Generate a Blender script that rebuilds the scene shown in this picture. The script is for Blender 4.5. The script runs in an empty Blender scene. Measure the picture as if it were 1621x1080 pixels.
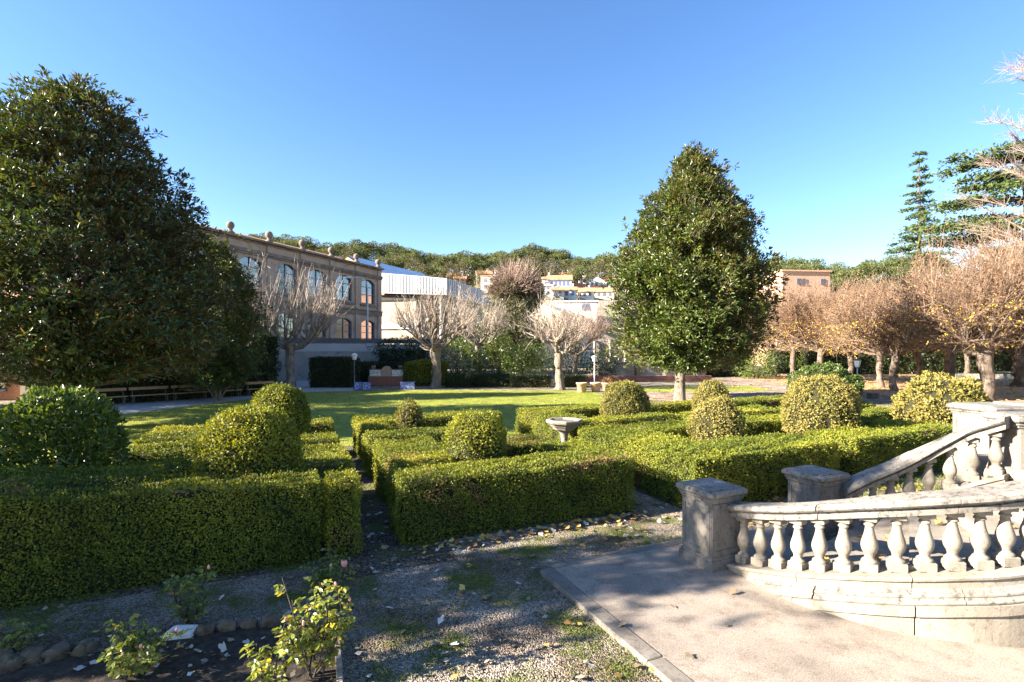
import bpy, math, random
import numpy as np
from mathutils import Vector

rng = np.random.default_rng(7)
random.seed(7)
sc = bpy.context.scene
COL = sc.collection
R = math.radians
pi = math.pi

# ------------------------------------------------------------------ layout maths
F, HC, HOR, CU = 810.0, 2.65, 556.0, 810.5          # focal length (px), eye height, horizon row, centre column of the photo
CT, ST = math.cos(R(24)), math.sin(R(24))           # the garden grid is turned 24 degrees


def W(a, b):
    return (a * CT - b * ST, a * ST + b * CT)


def gp(u, v, z=0.0):
    Y = F * (HC - z) / (v - HOR)
    return np.array([(u - CU) / F * Y, Y, z])


def up(u, Y, z=0.0):
    return np.array([(u - CU) / F * Y, Y, z])


def zat(v, Y):
    return HC - (v - HOR) / F * Y


# ------------------------------------------------------------------ mesh builder
class MB:
    def __init__(self):
        self.V, self.L, self.S, self.M, self.A, self.SM = [], [], [], [], [], []
        self.n = 0

    def add(self, verts, faces, m=0, v=0.5, smooth=False):
        verts = np.asarray(verts, dtype=np.float32).reshape(-1, 3)
        if isinstance(faces, np.ndarray):
            k = faces.shape[1]
            self.L.append((faces + self.n).ravel().astype(np.int32))
            nf = faces.shape[0]
            self.S.append(np.full(nf, k, np.int32))
        else:
            nf = len(faces)
            self.L.append(np.array([i + self.n for f in faces for i in f], np.int32))
            self.S.append(np.array([len(f) for f in faces], np.int32))
        self.M.append(np.full(nf, m, np.int32))
        self.A.append(np.full(nf, v, np.float32) if np.isscalar(v) else np.asarray(v, np.float32))
        self.SM.append(np.full(nf, smooth, bool))
        self.V.append(verts)
        self.n += len(verts)

    def build(self, name, mats, parent=None):
        me = bpy.data.meshes.new(name)
        V = np.concatenate(self.V)
        L = np.concatenate(self.L)
        S = np.concatenate(self.S)
        me.vertices.add(len(V))
        me.vertices.foreach_set('co', V.ravel())
        me.loops.add(len(L))
        me.loops.foreach_set('vertex_index', L)
        me.polygons.add(len(S))
        st = np.zeros(len(S), np.int32)
        st[1:] = np.cumsum(S)[:-1]
        me.polygons.foreach_set('loop_start', st)
        me.polygons.foreach_set('material_index', np.concatenate(self.M))
        me.polygons.foreach_set('use_smooth', np.concatenate(self.SM))
        at = me.attributes.new('v', 'FLOAT', 'FACE')
        at.data.foreach_set('value', np.concatenate(self.A))
        if not isinstance(mats, (list, tuple)):
            mats = [mats]
        for m in mats:
            me.materials.append(m)
        me.update(calc_edges=True)
        me.validate()
        o = bpy.data.objects.new(name, me)
        COL.objects.link(o)
        if parent:
            o.parent = parent
        return o

    # ---- solid shapes
    def box(self, c, s, rz=0.0, m=0, v=0.5):
        x, y, z = np.array(s) / 2.0
        P = np.array([[-x, -y, -z], [x, -y, -z], [x, y, -z], [-x, y, -z], [-x, -y, z], [x, -y, z], [x, y, z], [-x, y, z]])
        cr, sr = math.cos(rz), math.sin(rz)
        P = P @ np.array([[cr, sr, 0], [-sr, cr, 0], [0, 0, 1]]) + np.array(c)
        self.add(P, [(0, 3, 2, 1), (4, 5, 6, 7), (0, 1, 5, 4), (1, 2, 6, 5), (2, 3, 7, 6), (3, 0, 4, 7)], m, v)

    def bbox(self, c, s, rz=0.0, bev=0.01, m=0, v=0.5):
        """box with chamfered vertical and horizontal edges"""
        x, y, z = np.array(s) / 2.0
        b = min(bev, x * .9, y * .9, z * .9)
        prof = [(x - b, y - b, -z), (x, y, -z + b), (x, y, z - b), (x - b, y - b, z)]
        P, n = [], 8
        for (px, py, pz) in prof:
            for (sx, sy) in ((1, -1), (1, 1), (-1, 1), (-1, -1)):
                if sx * sy < 0:
                    P += [(sx * (px - (b if sx > 0 else 0)), sy * (py - (0 if sx > 0 else b)), pz), (sx * (px - (0 if sx > 0 else b)), sy * (py - (b if sx > 0 else 0)), pz)]
                else:
                    P += [(sx * (px - (0 if sx > 0 else b)), sy * (py - (b if sx > 0 else 0)), pz), (sx * (px - (b if sx > 0 else 0)), sy * (py - (0 if sx > 0 else b)), pz)]
        P = np.array(P)
        # order each ring by angle so that it is a clean loop
        ring = P[:n]
        o = np.argsort(np.arctan2(ring[:, 1], ring[:, 0]))
        P = np.concatenate([P[i * n:(i + 1) * n][o] for i in range(4)])
        cr, sr = math.cos(rz), math.sin(rz)
        P = P @ np.array([[cr, sr, 0], [-sr, cr, 0], [0, 0, 1]]) + np.array(c)
        fs = [tuple(reversed(range(n))), tuple(range(3 * n, 4 * n))]
        for k in range(3):
            for i in range(n):
                j = (i + 1) % n
                fs.append((k * n + i, k * n + j, (k + 1) * n + j, (k + 1) * n + i))
        self.add(P, fs, m, v)

    def prism(self, poly, z0, z1, m=0, v=0.5):
        n = len(poly)
        zt = z1 if hasattr(z1, '__len__') else [z1] * n
        P = [(p[0], p[1], z0) for p in poly] + [(p[0], p[1], zt[i]) for i, p in enumerate(poly)]
        fs = [tuple(range(n))[::-1], tuple(range(n, 2 * n))] + [(i, (i + 1) % n, n + (i + 1) % n, n + i) for i in range(n)]
        self.add(P, fs, m, v)

    def tube(self, pts, rad, n=8, m=0, v=0.5, smooth=True, cap=True):
        pts = np.asarray(pts, float)
        k = len(pts)
        rad = np.broadcast_to(np.asarray(rad, float), (k,))
        T = np.gradient(pts, axis=0)
        T /= np.linalg.norm(T, axis=1)[:, None] + 1e-9
        ref = np.array([0.31, 0.95, 0.02]) if abs(T[0][2]) > .5 else np.array([0, 0, 1.0])
        N = np.cross(T, ref)
        N /= np.linalg.norm(N, axis=1)[:, None] + 1e-9
        B = np.cross(T, N)
        an = np.arange(n) * 2 * pi / n
        P = pts[:, None, :] + rad[:, None, None] * (np.cos(an)[None, :, None] * N[:, None, :] + np.sin(an)[None, :, None] * B[:, None, :])
        i = np.arange(k - 1)[:, None] * n
        j = np.arange(n)[None, :]
        jn = (j + 1) % n
        Fq = np.stack([i + j, i + jn, i + n + jn, i + n + j], -1).reshape(-1, 4)[:, ::-1]
        self.add(P.reshape(-1, 3), np.ascontiguousarray(Fq), m, v, smooth)
        if cap:
            self.add(P[0], [tuple(range(n))], m, v)
            self.add(P[-1], [tuple(range(n))[::-1]], m, v)

    def lathe(self, prof, c=(0, 0, 0), n=20, m=0, v=0.5, smooth=True):
        prof = np.asarray(prof, float)
        k = len(prof)
        an = np.arange(n) * 2 * pi / n
        P = np.stack([prof[:, 0][:, None] * np.cos(an), prof[:, 0][:, None] * np.sin(an), np.repeat(prof[:, 1][:, None], n, 1)], -1) + np.array(c)
        i = np.arange(k - 1)[:, None] * n
        j = np.arange(n)[None, :]
        jn = (j + 1) % n
        Fq = np.stack([i + j, i + jn, i + n + jn, i + n + j], -1).reshape(-1, 4)
        self.add(P.reshape(-1, 3), np.ascontiguousarray(Fq), m, v, smooth)
        self.add(P[0], [tuple(range(n))[::-1]], m, v)
        self.add(P[-1], [tuple(range(n))], m, v)

    # ---- leaves and twigs, many at once
    def leaves(self, c, d, ln, wd, v, m=0, fold=.18, full=False, face=None):
        c = np.asarray(c, float)
        N = len(c)
        d = d / (np.linalg.norm(d, axis=1)[:, None] + 1e-9)
        r = rng.normal(size=(N, 3))
        s = np.cross(d, r) if face is None else np.cross(face + r * .45, d)
        s /= np.linalg.norm(s, axis=1)[:, None] + 1e-9
        nn = np.cross(d, s)
        ln = np.broadcast_to(ln, (N,))[:, None]
        wd = np.broadcast_to(wd, (N,))[:, None]
        if not full:
            P = np.stack([c, c + d * ln * .45 - s * wd * .5 + nn * wd * fold, c + d * ln, c + d * ln * .45 + s * wd * .5 + nn * wd * fold], 1)
            Fq = np.arange(N * 4).reshape(-1, 4)
            self.add(P.reshape(-1, 3), Fq, m, v)
        else:
            lift = nn * wd * fold
            droop = nn * ln * .10
            P = np.stack([c, c + d * ln * .3 - s * wd * .46 + lift, c + d * ln * .7 - s * wd * .40 + lift - droop * .3, c + d * ln - droop,
                          c + d * ln * .7 + s * wd * .40 + lift - droop * .3, c + d * ln * .3 + s * wd * .46 + lift], 1)
            b = np.arange(N)[:, None] * 6
            F1 = b + np.array([[0, 1, 2, 3]])
            F2 = b + np.array([[0, 3, 4, 5]])
            self.add(P.reshape(-1, 3), np.concatenate([F1, F2]), m, np.concatenate([v, v]) if not np.isscalar(v) else v)

    def twigs(self, p0, p1, p2, r0, r2, v=0.5, m=0):
        """three-sided, two-segment tapering twigs"""
        N = len(p0)
        P = []
        r0 = np.broadcast_to(r0, (N,))
        r2 = np.broadcast_to(r2, (N,))
        for p, q, r in ((p0, p1 - p0, r0), (p1, p2 - p0, (r0 + r2) / 2), (p2, p2 - p1, r2)):
            q = q / (np.linalg.norm(q, axis=1)[:, None] + 1e-9)
            a = np.cross(q, np.array([.37, .21, .9]))
            a /= np.linalg.norm(a, axis=1)[:, None] + 1e-9
            b = np.cross(q, a)
            for k in range(3):
                P.append(p + r[:, None] * (math.cos(k * 2.0944) * a + math.sin(k * 2.0944) * b))
        P = np.stack(P, 1)
        base = np.arange(N)[:, None] * 9
        fs = []
        for g in (0, 3):
            for k in range(3):
                kn = (k + 1) % 3
                fs.append(base + np.array([[g + k, g + kn, g + 3 + kn, g + 3 + k]]))
        self.add(P.reshape(-1, 3), np.concatenate(fs), m, np.tile(v, 6) if not np.isscalar(v) else v)


def tag(o, label=None, cat=None, group=None, kind=None):
    if label: o['label'] = label
    if cat: o['category'] = cat
    if group: o['group'] = group
    if kind: o['kind'] = kind
    return o


def empty(name, loc, label, cat, group=None, rz=0.0):
    o = bpy.data.objects.new(name, None)
    o.empty_display_size = .3
    COL.objects.link(o)
    o.location = loc
    o.rotation_euler = (0, 0, rz)
    return tag(o, label, cat, group)


def copy_thing(root, loc, rz=0.0, scale=1.0, label=None):
    r = root.copy()
    COL.objects.link(r)
    r.location = loc
    r.rotation_euler = (0, 0, rz)
    r.scale = (scale, scale, scale) if np.isscalar(scale) else scale
    if label: r['label'] = label
    for ch in list(root.children):
        c = ch.copy()
        COL.objects.link(c)
        c.parent = r
        for g in list(ch.children):
            d = g.copy()
            COL.objects.link(d)
            d.parent = c
    return r


def noise3(p, f=1.0, seed=0.0):
    """cheap smooth pseudo noise, about -1..1"""
    p = np.asarray(p, float) * f + seed
    x, y, z = p[..., 0], p[..., 1], p[..., 2]
    return (np.sin(1.7 * x + 2.3 * np.sin(1.1 * y + .7) + .9 * z) + np.sin(2.1 * y + 1.9 * np.sin(1.3 * z + 1.1) - 1.2 * x) + np.sin(1.9 * z + 2.1 * np.sin(1.2 * x + 2.0) + 1.5 * y)) / 3.0


# ------------------------------------------------------------------ materials
def new_mat(name):
    m = bpy.data.materials.new(name)
    m.use_nodes = True
    nt = m.node_tree
    b = nt.nodes['Principled BSDF']
    return m, nt, b


def N(nt, t, **kw):
    n = nt.nodes.new(t)
    for k, v in kw.items():
        setattr(n, k, v)
    return n


def ramp(nt, stops, interp='LINEAR'):
    r = N(nt, 'ShaderNodeValToRGB')
    r.color_ramp.interpolation = interp
    e = r.color_ramp.elements
    while len(e) < len(stops): e.new(.5)
    for i, (p, c) in enumerate(stops):
        e[i].position = p
        e[i].color = (c[0], c[1], c[2], 1) if hasattr(c, '__len__') else (c, c, c, 1)
    return r


def pos_noise(nt, scale, detail=4, rough=.6, sz=(1, 1, 1)):
    g = N(nt, 'ShaderNodeNewGeometry')
    mp = N(nt, 'ShaderNodeMapping')
    mp.inputs['Scale'].default_value = sz
    nt.links.new(g.outputs['Position'], mp.inputs[0])
    t = N(nt, 'ShaderNodeTexNoise')
    t.inputs['Scale'].default_value = scale
    t.inputs['Detail'].default_value = detail
    t.inputs['Roughness'].default_value = rough
    nt.links.new(mp.outputs[0], t.inputs['Vector'])
    return t


def mixc(nt, a, b, fac, mode='MIX'):
    m = N(nt, 'ShaderNodeMix', data_type='RGBA', blend_type=mode)
    for s, x in ((6, a), (7, b), (0, fac)):
        if hasattr(x, 'is_linked') or hasattr(x, 'links'):
            nt.links.new(x, m.inputs[s])
        elif s == 0:
            m.inputs[0].default_value = x
        else:
            m.inputs[s].default_value = (x[0], x[1], x[2], 1)
    return m.outputs[2]


def bump(nt, b, src, strength=.3, dist=.02):
    bp = N(nt, 'ShaderNodeBump')
    bp.inputs['Strength'].default_value = strength
    bp.inputs['Distance'].default_value = dist
    nt.links.new(src, bp.inputs['Height'])
    nt.links.new(bp.outputs[0], b.inputs['Normal'])


def leaf_mat(name, stops, trans=.35, rough=.5, spec=.4, tint=(1.3, 1.25, .5), back=None):
    m, nt, b = new_mat(name)
    at = N(nt, 'ShaderNodeAttribute', attribute_name='v')
    r = ramp(nt, stops)
    nt.links.new(at.outputs['Fac'], r.inputs[0])
    col = r.outputs[0]
    if back:
        g = N(nt, 'ShaderNodeNewGeometry')
        col = mixc(nt, col, back, g.outputs['Backfacing'])
    nt.links.new(col, b.inputs['Base Color'])
    b.inputs['Roughness'].default_value = rough
    b.inputs['Specular IOR Level'].default_value = spec
    t = N(nt, 'ShaderNodeBsdfTranslucent')
    nt.links.new(mixc(nt, r.outputs[0], tint, 1.0, 'MULTIPLY'), t.inputs['Color'])
    mx = N(nt, 'ShaderNodeMixShader')
    mx.inputs[0].default_value = trans
    nt.links.new(b.outputs[0], mx.inputs[1])
    nt.links.new(t.outputs[0], mx.inputs[2])
    nt.links.new(mx.outputs[0], nt.nodes['Material Output'].inputs[0])
    return m


def rough_mat(name, c1, c2, scale=6, rough=.85, bstr=.3, bdist=.02, sz=(1, 1, 1), spots=None, detail=5, lo=.35, hi=.68, spec=.3, spot_scale=9, spot_lo=.56, spot_hi=.66):
    m, nt, b = new_mat(name)
    n1 = pos_noise(nt, scale, detail, .62, sz)
    r = ramp(nt, [(lo, c1), (hi, c2)])
    nt.links.new(n1.outputs['Fac'], r.inputs[0])
    col = r.outputs[0]
    if spots:
        n2 = pos_noise(nt, spot_scale, 6, .7, sz)
        r2 = ramp(nt, [(spot_lo, 0), (spot_hi, 1)])
        nt.links.new(n2.outputs['Fac'], r2.inputs[0])
        col = mixc(nt, col, spots, r2.outputs[0])
    nt.links.new(col, b.inputs['Base Color'])
    b.inputs['Roughness'].default_value = rough
    b.inputs['Specular IOR Level'].default_value = spec
    if bstr:
        n3 = pos_noise(nt, scale * 6, 6, .65)
        bump(nt, b, n3.outputs['Fac'], bstr, bdist)
    return m


def flat_mat(name, c, rough=.6, metal=0.0, spec=.4, var=.12):
    return rough_mat(name, [x * (1 - var) for x in c], [min(1, x * (1 + var)) for x in c], 2.5, rough, 0, spec=spec)


M = {}
# foliage (box, laurel, magnolia, ...)
M['box'] = leaf_mat('box_leaf', [(0, (.036, .056, .009)), (.4, (.125, .152, .018)), (.75, (.275, .275, .03)), (.95, (.40, .33, .05)), (1, (.20, .125, .06))], .27, .5, .25, (1.6, 1.35, .3))
M['box_dry'] = leaf_mat('box_dry_leaf', [(0, (.08, .085, .015)), (.5, (.20, .18, .04)), (1, (.36, .28, .09))], .22, .55, .25, (1.2, 1.1, .5))
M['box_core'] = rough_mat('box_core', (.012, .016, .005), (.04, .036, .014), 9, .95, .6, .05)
M['brown_hedge'] = leaf_mat('withered_leaf', [(0, (.07, .05, .03)), (.6, (.17, .13, .08)), (1, (.26, .2, .12))], .15, .7, .2)
M['mag'] = leaf_mat('magnolia_leaf', [(0, (.03, .054, .010)), (.5, (.072, .105, .018)), (.85, (.145, .165, .028)), (1, (.24, .20, .04))], .18, .38, .42, (1.6, 1.6, .35), back=(.10, .075, .025))
M['mag_dark'] = leaf_mat('magnolia_leaf_shady', [(0, (.018, .036, .011)), (.5, (.052, .082, .022)), (.85, (.15, .16, .04)), (1, (.32, .16, .05))], .18, .36, .42, (1.35, 1.45, .4), back=(.09, .055, .022))  # deeper greens put the left crown's shade into the leaf colour
M['laurel'] = leaf_mat('laurel_leaf', [(0, (.045, .075, .016)), (.6, (.115, .16, .03)), (1, (.24, .27, .055))], .3, .32, .5)
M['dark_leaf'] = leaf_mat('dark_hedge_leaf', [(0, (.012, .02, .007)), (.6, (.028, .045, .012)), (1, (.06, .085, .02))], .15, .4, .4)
M['ivy'] = leaf_mat('ivy_leaf', [(0, (.035, .045, .014)), (.6, (.10, .105, .035)), (1, (.22, .19, .075))], .2, .35, .5)
M['rose'] = leaf_mat('rose_leaf', [(0, (.06, .10, .035)), (.5, (.17, .21, .045)), (.85, (.32, .33, .06)), (1, (.5, .36, .04))], .38, .35, .5)
M['pine'] = leaf_mat('pine_needles', [(0, (.038, .05, .02)), (.6, (.105, .125, .042)), (1, (.20, .20, .07))], .2, .6, .2)
M['scrub'] = leaf_mat('scrub_leaf', [(0, (.045, .045, .024)), (.5, (.11, .10, .054)), (1, (.20, .165, .10))], .2, .7, .2)
M['cedar'] = leaf_mat('cedar_needles', [(0, (.03, .055, .022)), (.6, (.08, .115, .035)), (1, (.17, .18, .04))], .25, .6, .2)
M['dry'] = leaf_mat('dry_leaf', [(0, (.12, .065, .035)), (.5, (.26, .15, .075)), (.86, (.40, .26, .13)), (.93, (.62, .42, .03)), (1, (.75, .55, .03))], .3, .6, .2, (1.2, 1.0, .6))
M['litter'] = leaf_mat('fallen_leaf', [(0, (.16, .10, .055)), (.4, (.26, .20, .13)), (.7, (.40, .36, .30)), (1, (.6, .57, .53))], .1, .6, .2)
M['litter_o'] = leaf_mat('fallen_leaf_orange', [(0, (.25, .12, .04)), (.6, (.5, .28, .08)), (1, (.65, .45, .12))], .1, .7, .2)
M['grass_tuft'] = leaf_mat('grass_blade', [(0, (.05, .09, .012)), (.6, (.12, .17, .02)), (1, (.24, .25, .04))], .35, .5, .3)
# bark
M['bark'] = rough_mat('bark_grey', (.10, .08, .06), (.30, .26, .21), 7, .9, .7, .06, (1, 1, .3))
M['bark_dark'] = rough_mat('bark_dark', (.04, .03, .025), (.15, .12, .095), 7, .9, .8, .06, (1, 1, .3))
M['bark_pale'] = rough_mat('bark_pale', (.13, .10, .075), (.33, .275, .215), 5, .9, .9, .08, (1, 1, .35), spots=(.075, .058, .042))
M['bark_grove'] = rough_mat('bark_grove', (.07, .05, .037), (.20, .155, .12), 4, .9, .7, .05, (1, 1, .4), spots=(.045, .035, .028))
M['bark_plane'] = rough_mat('bark_plane', (.17, .12, .085), (.38, .30, .225), 4, .9, .6, .05, (1, 1, .4), spots=(.10, .075, .055))
M['twig_pale'] = leaf_mat('shoot_pale', [(0, (.19, .145, .108)), (1, (.45, .375, .31))], 0.0, .7, .2)
M['twig_brown'] = leaf_mat('twig_brown', [(0, (.10, .064, .042)), (1, (.26, .178, .125))], 0.0, .7, .2)
M['twig_grey'] = leaf_mat('twig_grey_pink', [(0, (.16, .115, .10)), (1, (.30, .235, .205))], 0.0, .7, .2)
M['twig_pink'] = leaf_mat('twig_pink', [(0, (.20, .135, .105)), (1, (.38, .28, .22))], 0.0, .7, .2)
# stone and building
def stone_mat(name, c1, c2, dark, dlo, dhi, streak=.35, joints=None):
    m, nt, b = new_mat(name)
    n1 = pos_noise(nt, 3.0, 6, .6, (1, 1, streak))
    r = ramp(nt, [(.32, c1), (.7, c2)])
    nt.links.new(n1.outputs['Fac'], r.inputs[0])
    n2 = pos_noise(nt, 16, 8, .78, (1, 1, .7))
    r2 = ramp(nt, [(dlo, 0), (dhi, 1)])
    nt.links.new(n2.outputs['Fac'], r2.inputs[0])
    col = mixc(nt, r.outputs[0], dark, r2.outputs[0])
    n4 = pos_noise(nt, 55, 3, .6)
    r4 = ramp(nt, [(.6, 0), (.68, .55)])
    nt.links.new(n4.outputs['Fac'], r4.inputs[0])
    col = mixc(nt, col, [x * .7 for x in dark], r4.outputs[0])
    nt.links.new(col, b.inputs['Base Color'])
    b.inputs['Roughness'].default_value = .88
    b.inputs['Specular IOR Level'].default_value = .25
    n3 = pos_noise(nt, 40, 7, .7)
    bump(nt, b, n3.outputs['Fac'], .45, .012)
    return m


M['stone'] = stone_mat('limestone', (.185, .158, .124), (.295, .262, .215), (.085, .073, .058), .53, .72)
M['stone_rail'] = stone_mat('limestone_lichen', (.165, .147, .125), (.28, .255, .222), (.055, .05, .043), .50, .63)
M['stone_pier'] = stone_mat('limestone_grey', (.135, .118, .10), (.24, .217, .19), (.065, .058, .05), .50, .70)
M['stone_far'] = rough_mat('old_masonry', (.32, .27, .21), (.50, .44, .36), 1.6, .9, .4, .05, spots=(.2, .17, .13))
M['render_brown'] = rough_mat('old_render', (.33, .225, .165), (.43, .315, .24), .8, .9, .25, .03, spots=(.24, .17, .12), spot_scale=1.5)
M['cornice'] = rough_mat('cornice', (.13, .10, .08), (.25, .195, .15), 1.5, .9, .2, .03)
M['wall_grey'] = rough_mat('retaining_render', (.27, .25, .22), (.38, .355, .315), .7, .9, .3, .03, spots=(.2, .185, .16), spot_scale=.9)
M['concrete_beige'] = rough_mat('beige_concrete', (.31, .26, .20), (.40, .345, .275), .5, .9, .1, .02)
M['white_metal'] = rough_mat('white_cladding', (.40, .41, .42), (.48, .49, .50), .6, .5, 0)
M['dark'] = flat_mat('dark_recess', (.05, .045, .04), .9)
M['iron'] = flat_mat('painted_iron', (.10, .105, .11), .55)
M['lamp_blue'] = flat_mat('blue_grey_paint', (.22, .27, .36), .5)
M['lamp_white'] = flat_mat('opal_glass', (.75, .75, .73), .25, spec=.6)
M['galv'] = flat_mat('galvanised', (.5, .49, .47), .5)
M['wood_bench'] = rough_mat('bench_wood', (.30, .17, .085), (.46, .28, .15), 12, .7, .2, .01, (6, 1, 1))
M['terracotta'] = rough_mat('terracotta', (.38, .23, .15), (.52, .36, .25), 9, .85, .2, .01)
M['roof_tile'] = None
m, nt, b = new_mat('roof_tile')
n1 = pos_noise(nt, 1.2, 5, .6)
r1 = ramp(nt, [(.3, (.30, .12, .06)), (.7, (.52, .25, .13))])
nt.links.new(n1.outputs['Fac'], r1.inputs[0])
nt.links.new(r1.outputs[0], b.inputs['Base Color'])
b.inputs['Roughness'].default_value = .9
M['roof_tile'] = m
M['blue_roof'] = rough_mat('metal_roof', (.34, .42, .52), (.44, .52, .62), .4, .35, 0, spec=.6)
for k, c in dict(h_white=(.72, .68, .62), h_cream=(.62, .52, .38), h_pink=(.62, .44, .36), h_blue=(.50, .58, .66), h_lav=(.60, .58, .68), h_grey=(.45, .43, .40), salmon=(.60, .36, .245)).items():
    M[k] = rough_mat('wall_' + k[2:] if k != 'salmon' else 'wall_salmon', [x * .9 for x in c], c, .8, .9, 0)


def glass_mat(name, c=(.03, .045, .06), ior=1.9):
    m, nt, b = new_mat(name)
    n = pos_noise(nt, 1.3, 2)
    r = ramp(nt, [(.35, [x * .6 for x in c]), (.65, [x * 1.6 for x in c])])
    nt.links.new(n.outputs['Fac'], r.inputs[0])
    nt.links.new(r.outputs[0], b.inputs['Base Color'])
    b.inputs['Roughness'].default_value = .06
    b.inputs['IOR'].default_value = ior
    b.inputs['Specular IOR Level'].default_value = .8
    return m


M['glass'] = glass_mat('window_glass')
M['shutter'] = flat_mat('window_dark', (.10, .11, .15), .4)
M['shutter_blue'] = flat_mat('window_blue', (.12, .17, .38), .4)


def brick_mat(name, c1, c2, mortar, scale=4.0):
    m, nt, b = new_mat(name)
    g = N(nt, 'ShaderNodeNewGeometry')
    sx = N(nt, 'ShaderNodeSeparateXYZ')
    nt.links.new(g.outputs['Position'], sx.inputs[0])
    ad = N(nt, 'ShaderNodeMath', operation='ADD')
    nt.links.new(sx.outputs[0], ad.inputs[0])
    nt.links.new(sx.outputs[1], ad.inputs[1])
    cb = N(nt, 'ShaderNodeCombineXYZ')
    nt.links.new(ad.outputs[0], cb.inputs[0])
    nt.links.new(sx.outputs[2], cb.inputs[1])
    t = N(nt, 'ShaderNodeTexBrick')
    t.inputs['Scale'].default_value = scale
    t.inputs['Color1'].default_value = (*c1, 1)
    t.inputs['Color2'].default_value = (*c2, 1)
    t.inputs['Mortar'].default_value = (*mortar, 1)
    t.inputs['Mortar Size'].default_value = .015
    nt.links.new(cb.outputs[0], t.inputs['Vector'])
    n2 = pos_noise(nt, 3, 5)
    col = mixc(nt, t.outputs[0], (.5, .45, .4), n2.outputs['Fac'], 'OVERLAY')
    nt.links.new(col, b.inputs['Base Color'])
    b.inputs['Roughness'].default_value = .9
    return m


M['brick'] = brick_mat('red_brick', (.36, .16, .085), (.46, .22, .12), (.4, .34, .28))
M['brick_dark'] = brick_mat('dark_red_brick', (.24, .09, .065), (.32, .13, .09), (.2, .15, .12))


def tile_mat(name, base, pat, scale=30):
    m, nt, b = new_mat(name)
    g = N(nt, 'ShaderNodeNewGeometry')
    t = N(nt, 'ShaderNodeTexVoronoi')
    t.inputs['Scale'].default_value = scale
    nt.links.new(g.outputs['Position'], t.inputs['Vector'])
    r = ramp(nt, [(.3, pat), (.42, base)])
    nt.links.new(t.outputs['Distance'], r.inputs[0])
    nt.links.new(r.outputs[0], b.inputs['Base Color'])
    b.inputs['Roughness'].default_value = .25
    return m


M['tile_blue'] = tile_mat('blue_white_tile', (.16, .20, .50), (.5, .54, .66), 8)
M['tile_green'] = tile_mat('green_white_tile', (.60, .62, .56), (.14, .24, .2), 8)
M['rose_pink'] = flat_mat('pink_petal', (.75, .30, .26), .5)


def gravel_mat(name, c1, c2, moss=True, scale=55):
    m, nt, b = new_mat(name)
    g = N(nt, 'ShaderNodeNewGeometry')
    t = N(nt, 'ShaderNodeTexVoronoi')
    t.inputs['Scale'].default_value = scale
    nt.links.new(g.outputs['Position'], t.inputs['Vector'])
    t2 = N(nt, 'ShaderNodeTexVoronoi')
    t2.inputs['Scale'].default_value = scale * .43
    nt.links.new(g.outputs['Position'], t2.inputs['Vector'])
    sp = N(nt, 'ShaderNodeSeparateColor')
    nt.links.new(t.outputs['Color'], sp.inputs[0])
    r = ramp(nt, [(0, [x * .6 for x in c1]), (.35, c1), (.75, c2), (1, [min(1, x * 1.35) for x in c2])])
    nt.links.new(sp.outputs[0], r.inputs[0])
    col = r.outputs[0]
    nb = pos_noise(nt, .9, 5, .6)
    rb = ramp(nt, [(.36, (.42, .35, .28)), (.62, (1.05, 1.02, .98))])
    nt.links.new(nb.outputs['Fac'], rb.inputs[0])
    col = mixc(nt, col, rb.outputs[0], 1.0, 'MULTIPLY')
    if moss:
        n2 = pos_noise(nt, 1.15, 7, .68)
        r2 = ramp(nt, [(.50, 0), (.60, .92)])
        nt.links.new(n2.outputs['Fac'], r2.inputs[0])
        n3 = pos_noise(nt, 26, 3)
        r3 = ramp(nt, [(.3, (.035, .05, .008)), (.7, (.14, .16, .022))])
        nt.links.new(n3.outputs['Fac'], r3.inputs[0])
        col = mixc(nt, col, r3.outputs[0], r2.outputs[0])
    nt.links.new(col, b.inputs['Base Color'])
    b.inputs['Roughness'].default_value = .9
    b.inputs['Specular IOR Level'].default_value = .25
    ad = N(nt, 'ShaderNodeMath', operation='ADD')
    nt.links.new(t.outputs['Distance'], ad.inputs[0])
    nt.links.new(t2.outputs['Distance'], ad.inputs[1])
    bump(nt, b, ad.outputs[0], .9, -.025)
    return m


M['gravel'] = gravel_mat('gravel', (.21, .178, .145), (.40, .35, .295), True, 70)
M['sand'] = gravel_mat('sandy_gravel', (.27, .215, .175), (.40, .33, .275), False, 14)
M['leafy_ground'] = rough_mat('leaf_strewn_ground', (.22, .14, .08), (.48, .32, .17), 5, .95, .5, .04, detail=8)
M['path'] = rough_mat('pale_path', (.30, .29, .28), (.42, .41, .40), 5, .95, .4, .02)
M['soil'] = rough_mat('dark_soil', (.026, .020, .015), (.095, .074, .056), 14, .98, .9, .05, detail=9, spots=(.12, .10, .085), spot_scale=45, spot_lo=.62, spot_hi=.7)
M['soil_lane'] = gravel_mat('soil_lane', (.07, .055, .042), (.18, .15, .12), True, 40)
M['wood_edge'] = rough_mat('weathered_plank', (.20, .16, .12), (.38, .32, .26), 10, .9, .3, .01)
M['field_stone'] = rough_mat('field_stone', (.07, .052, .036), (.20, .155, .11), 8, .95, .7, .03, spots=(.05, .06, .025))
M['white_stone'] = rough_mat('white_stone', (.55, .54, .52), (.72, .71, .69), 8, .85, .3, .01, spots=(.3, .25, .2))

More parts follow.
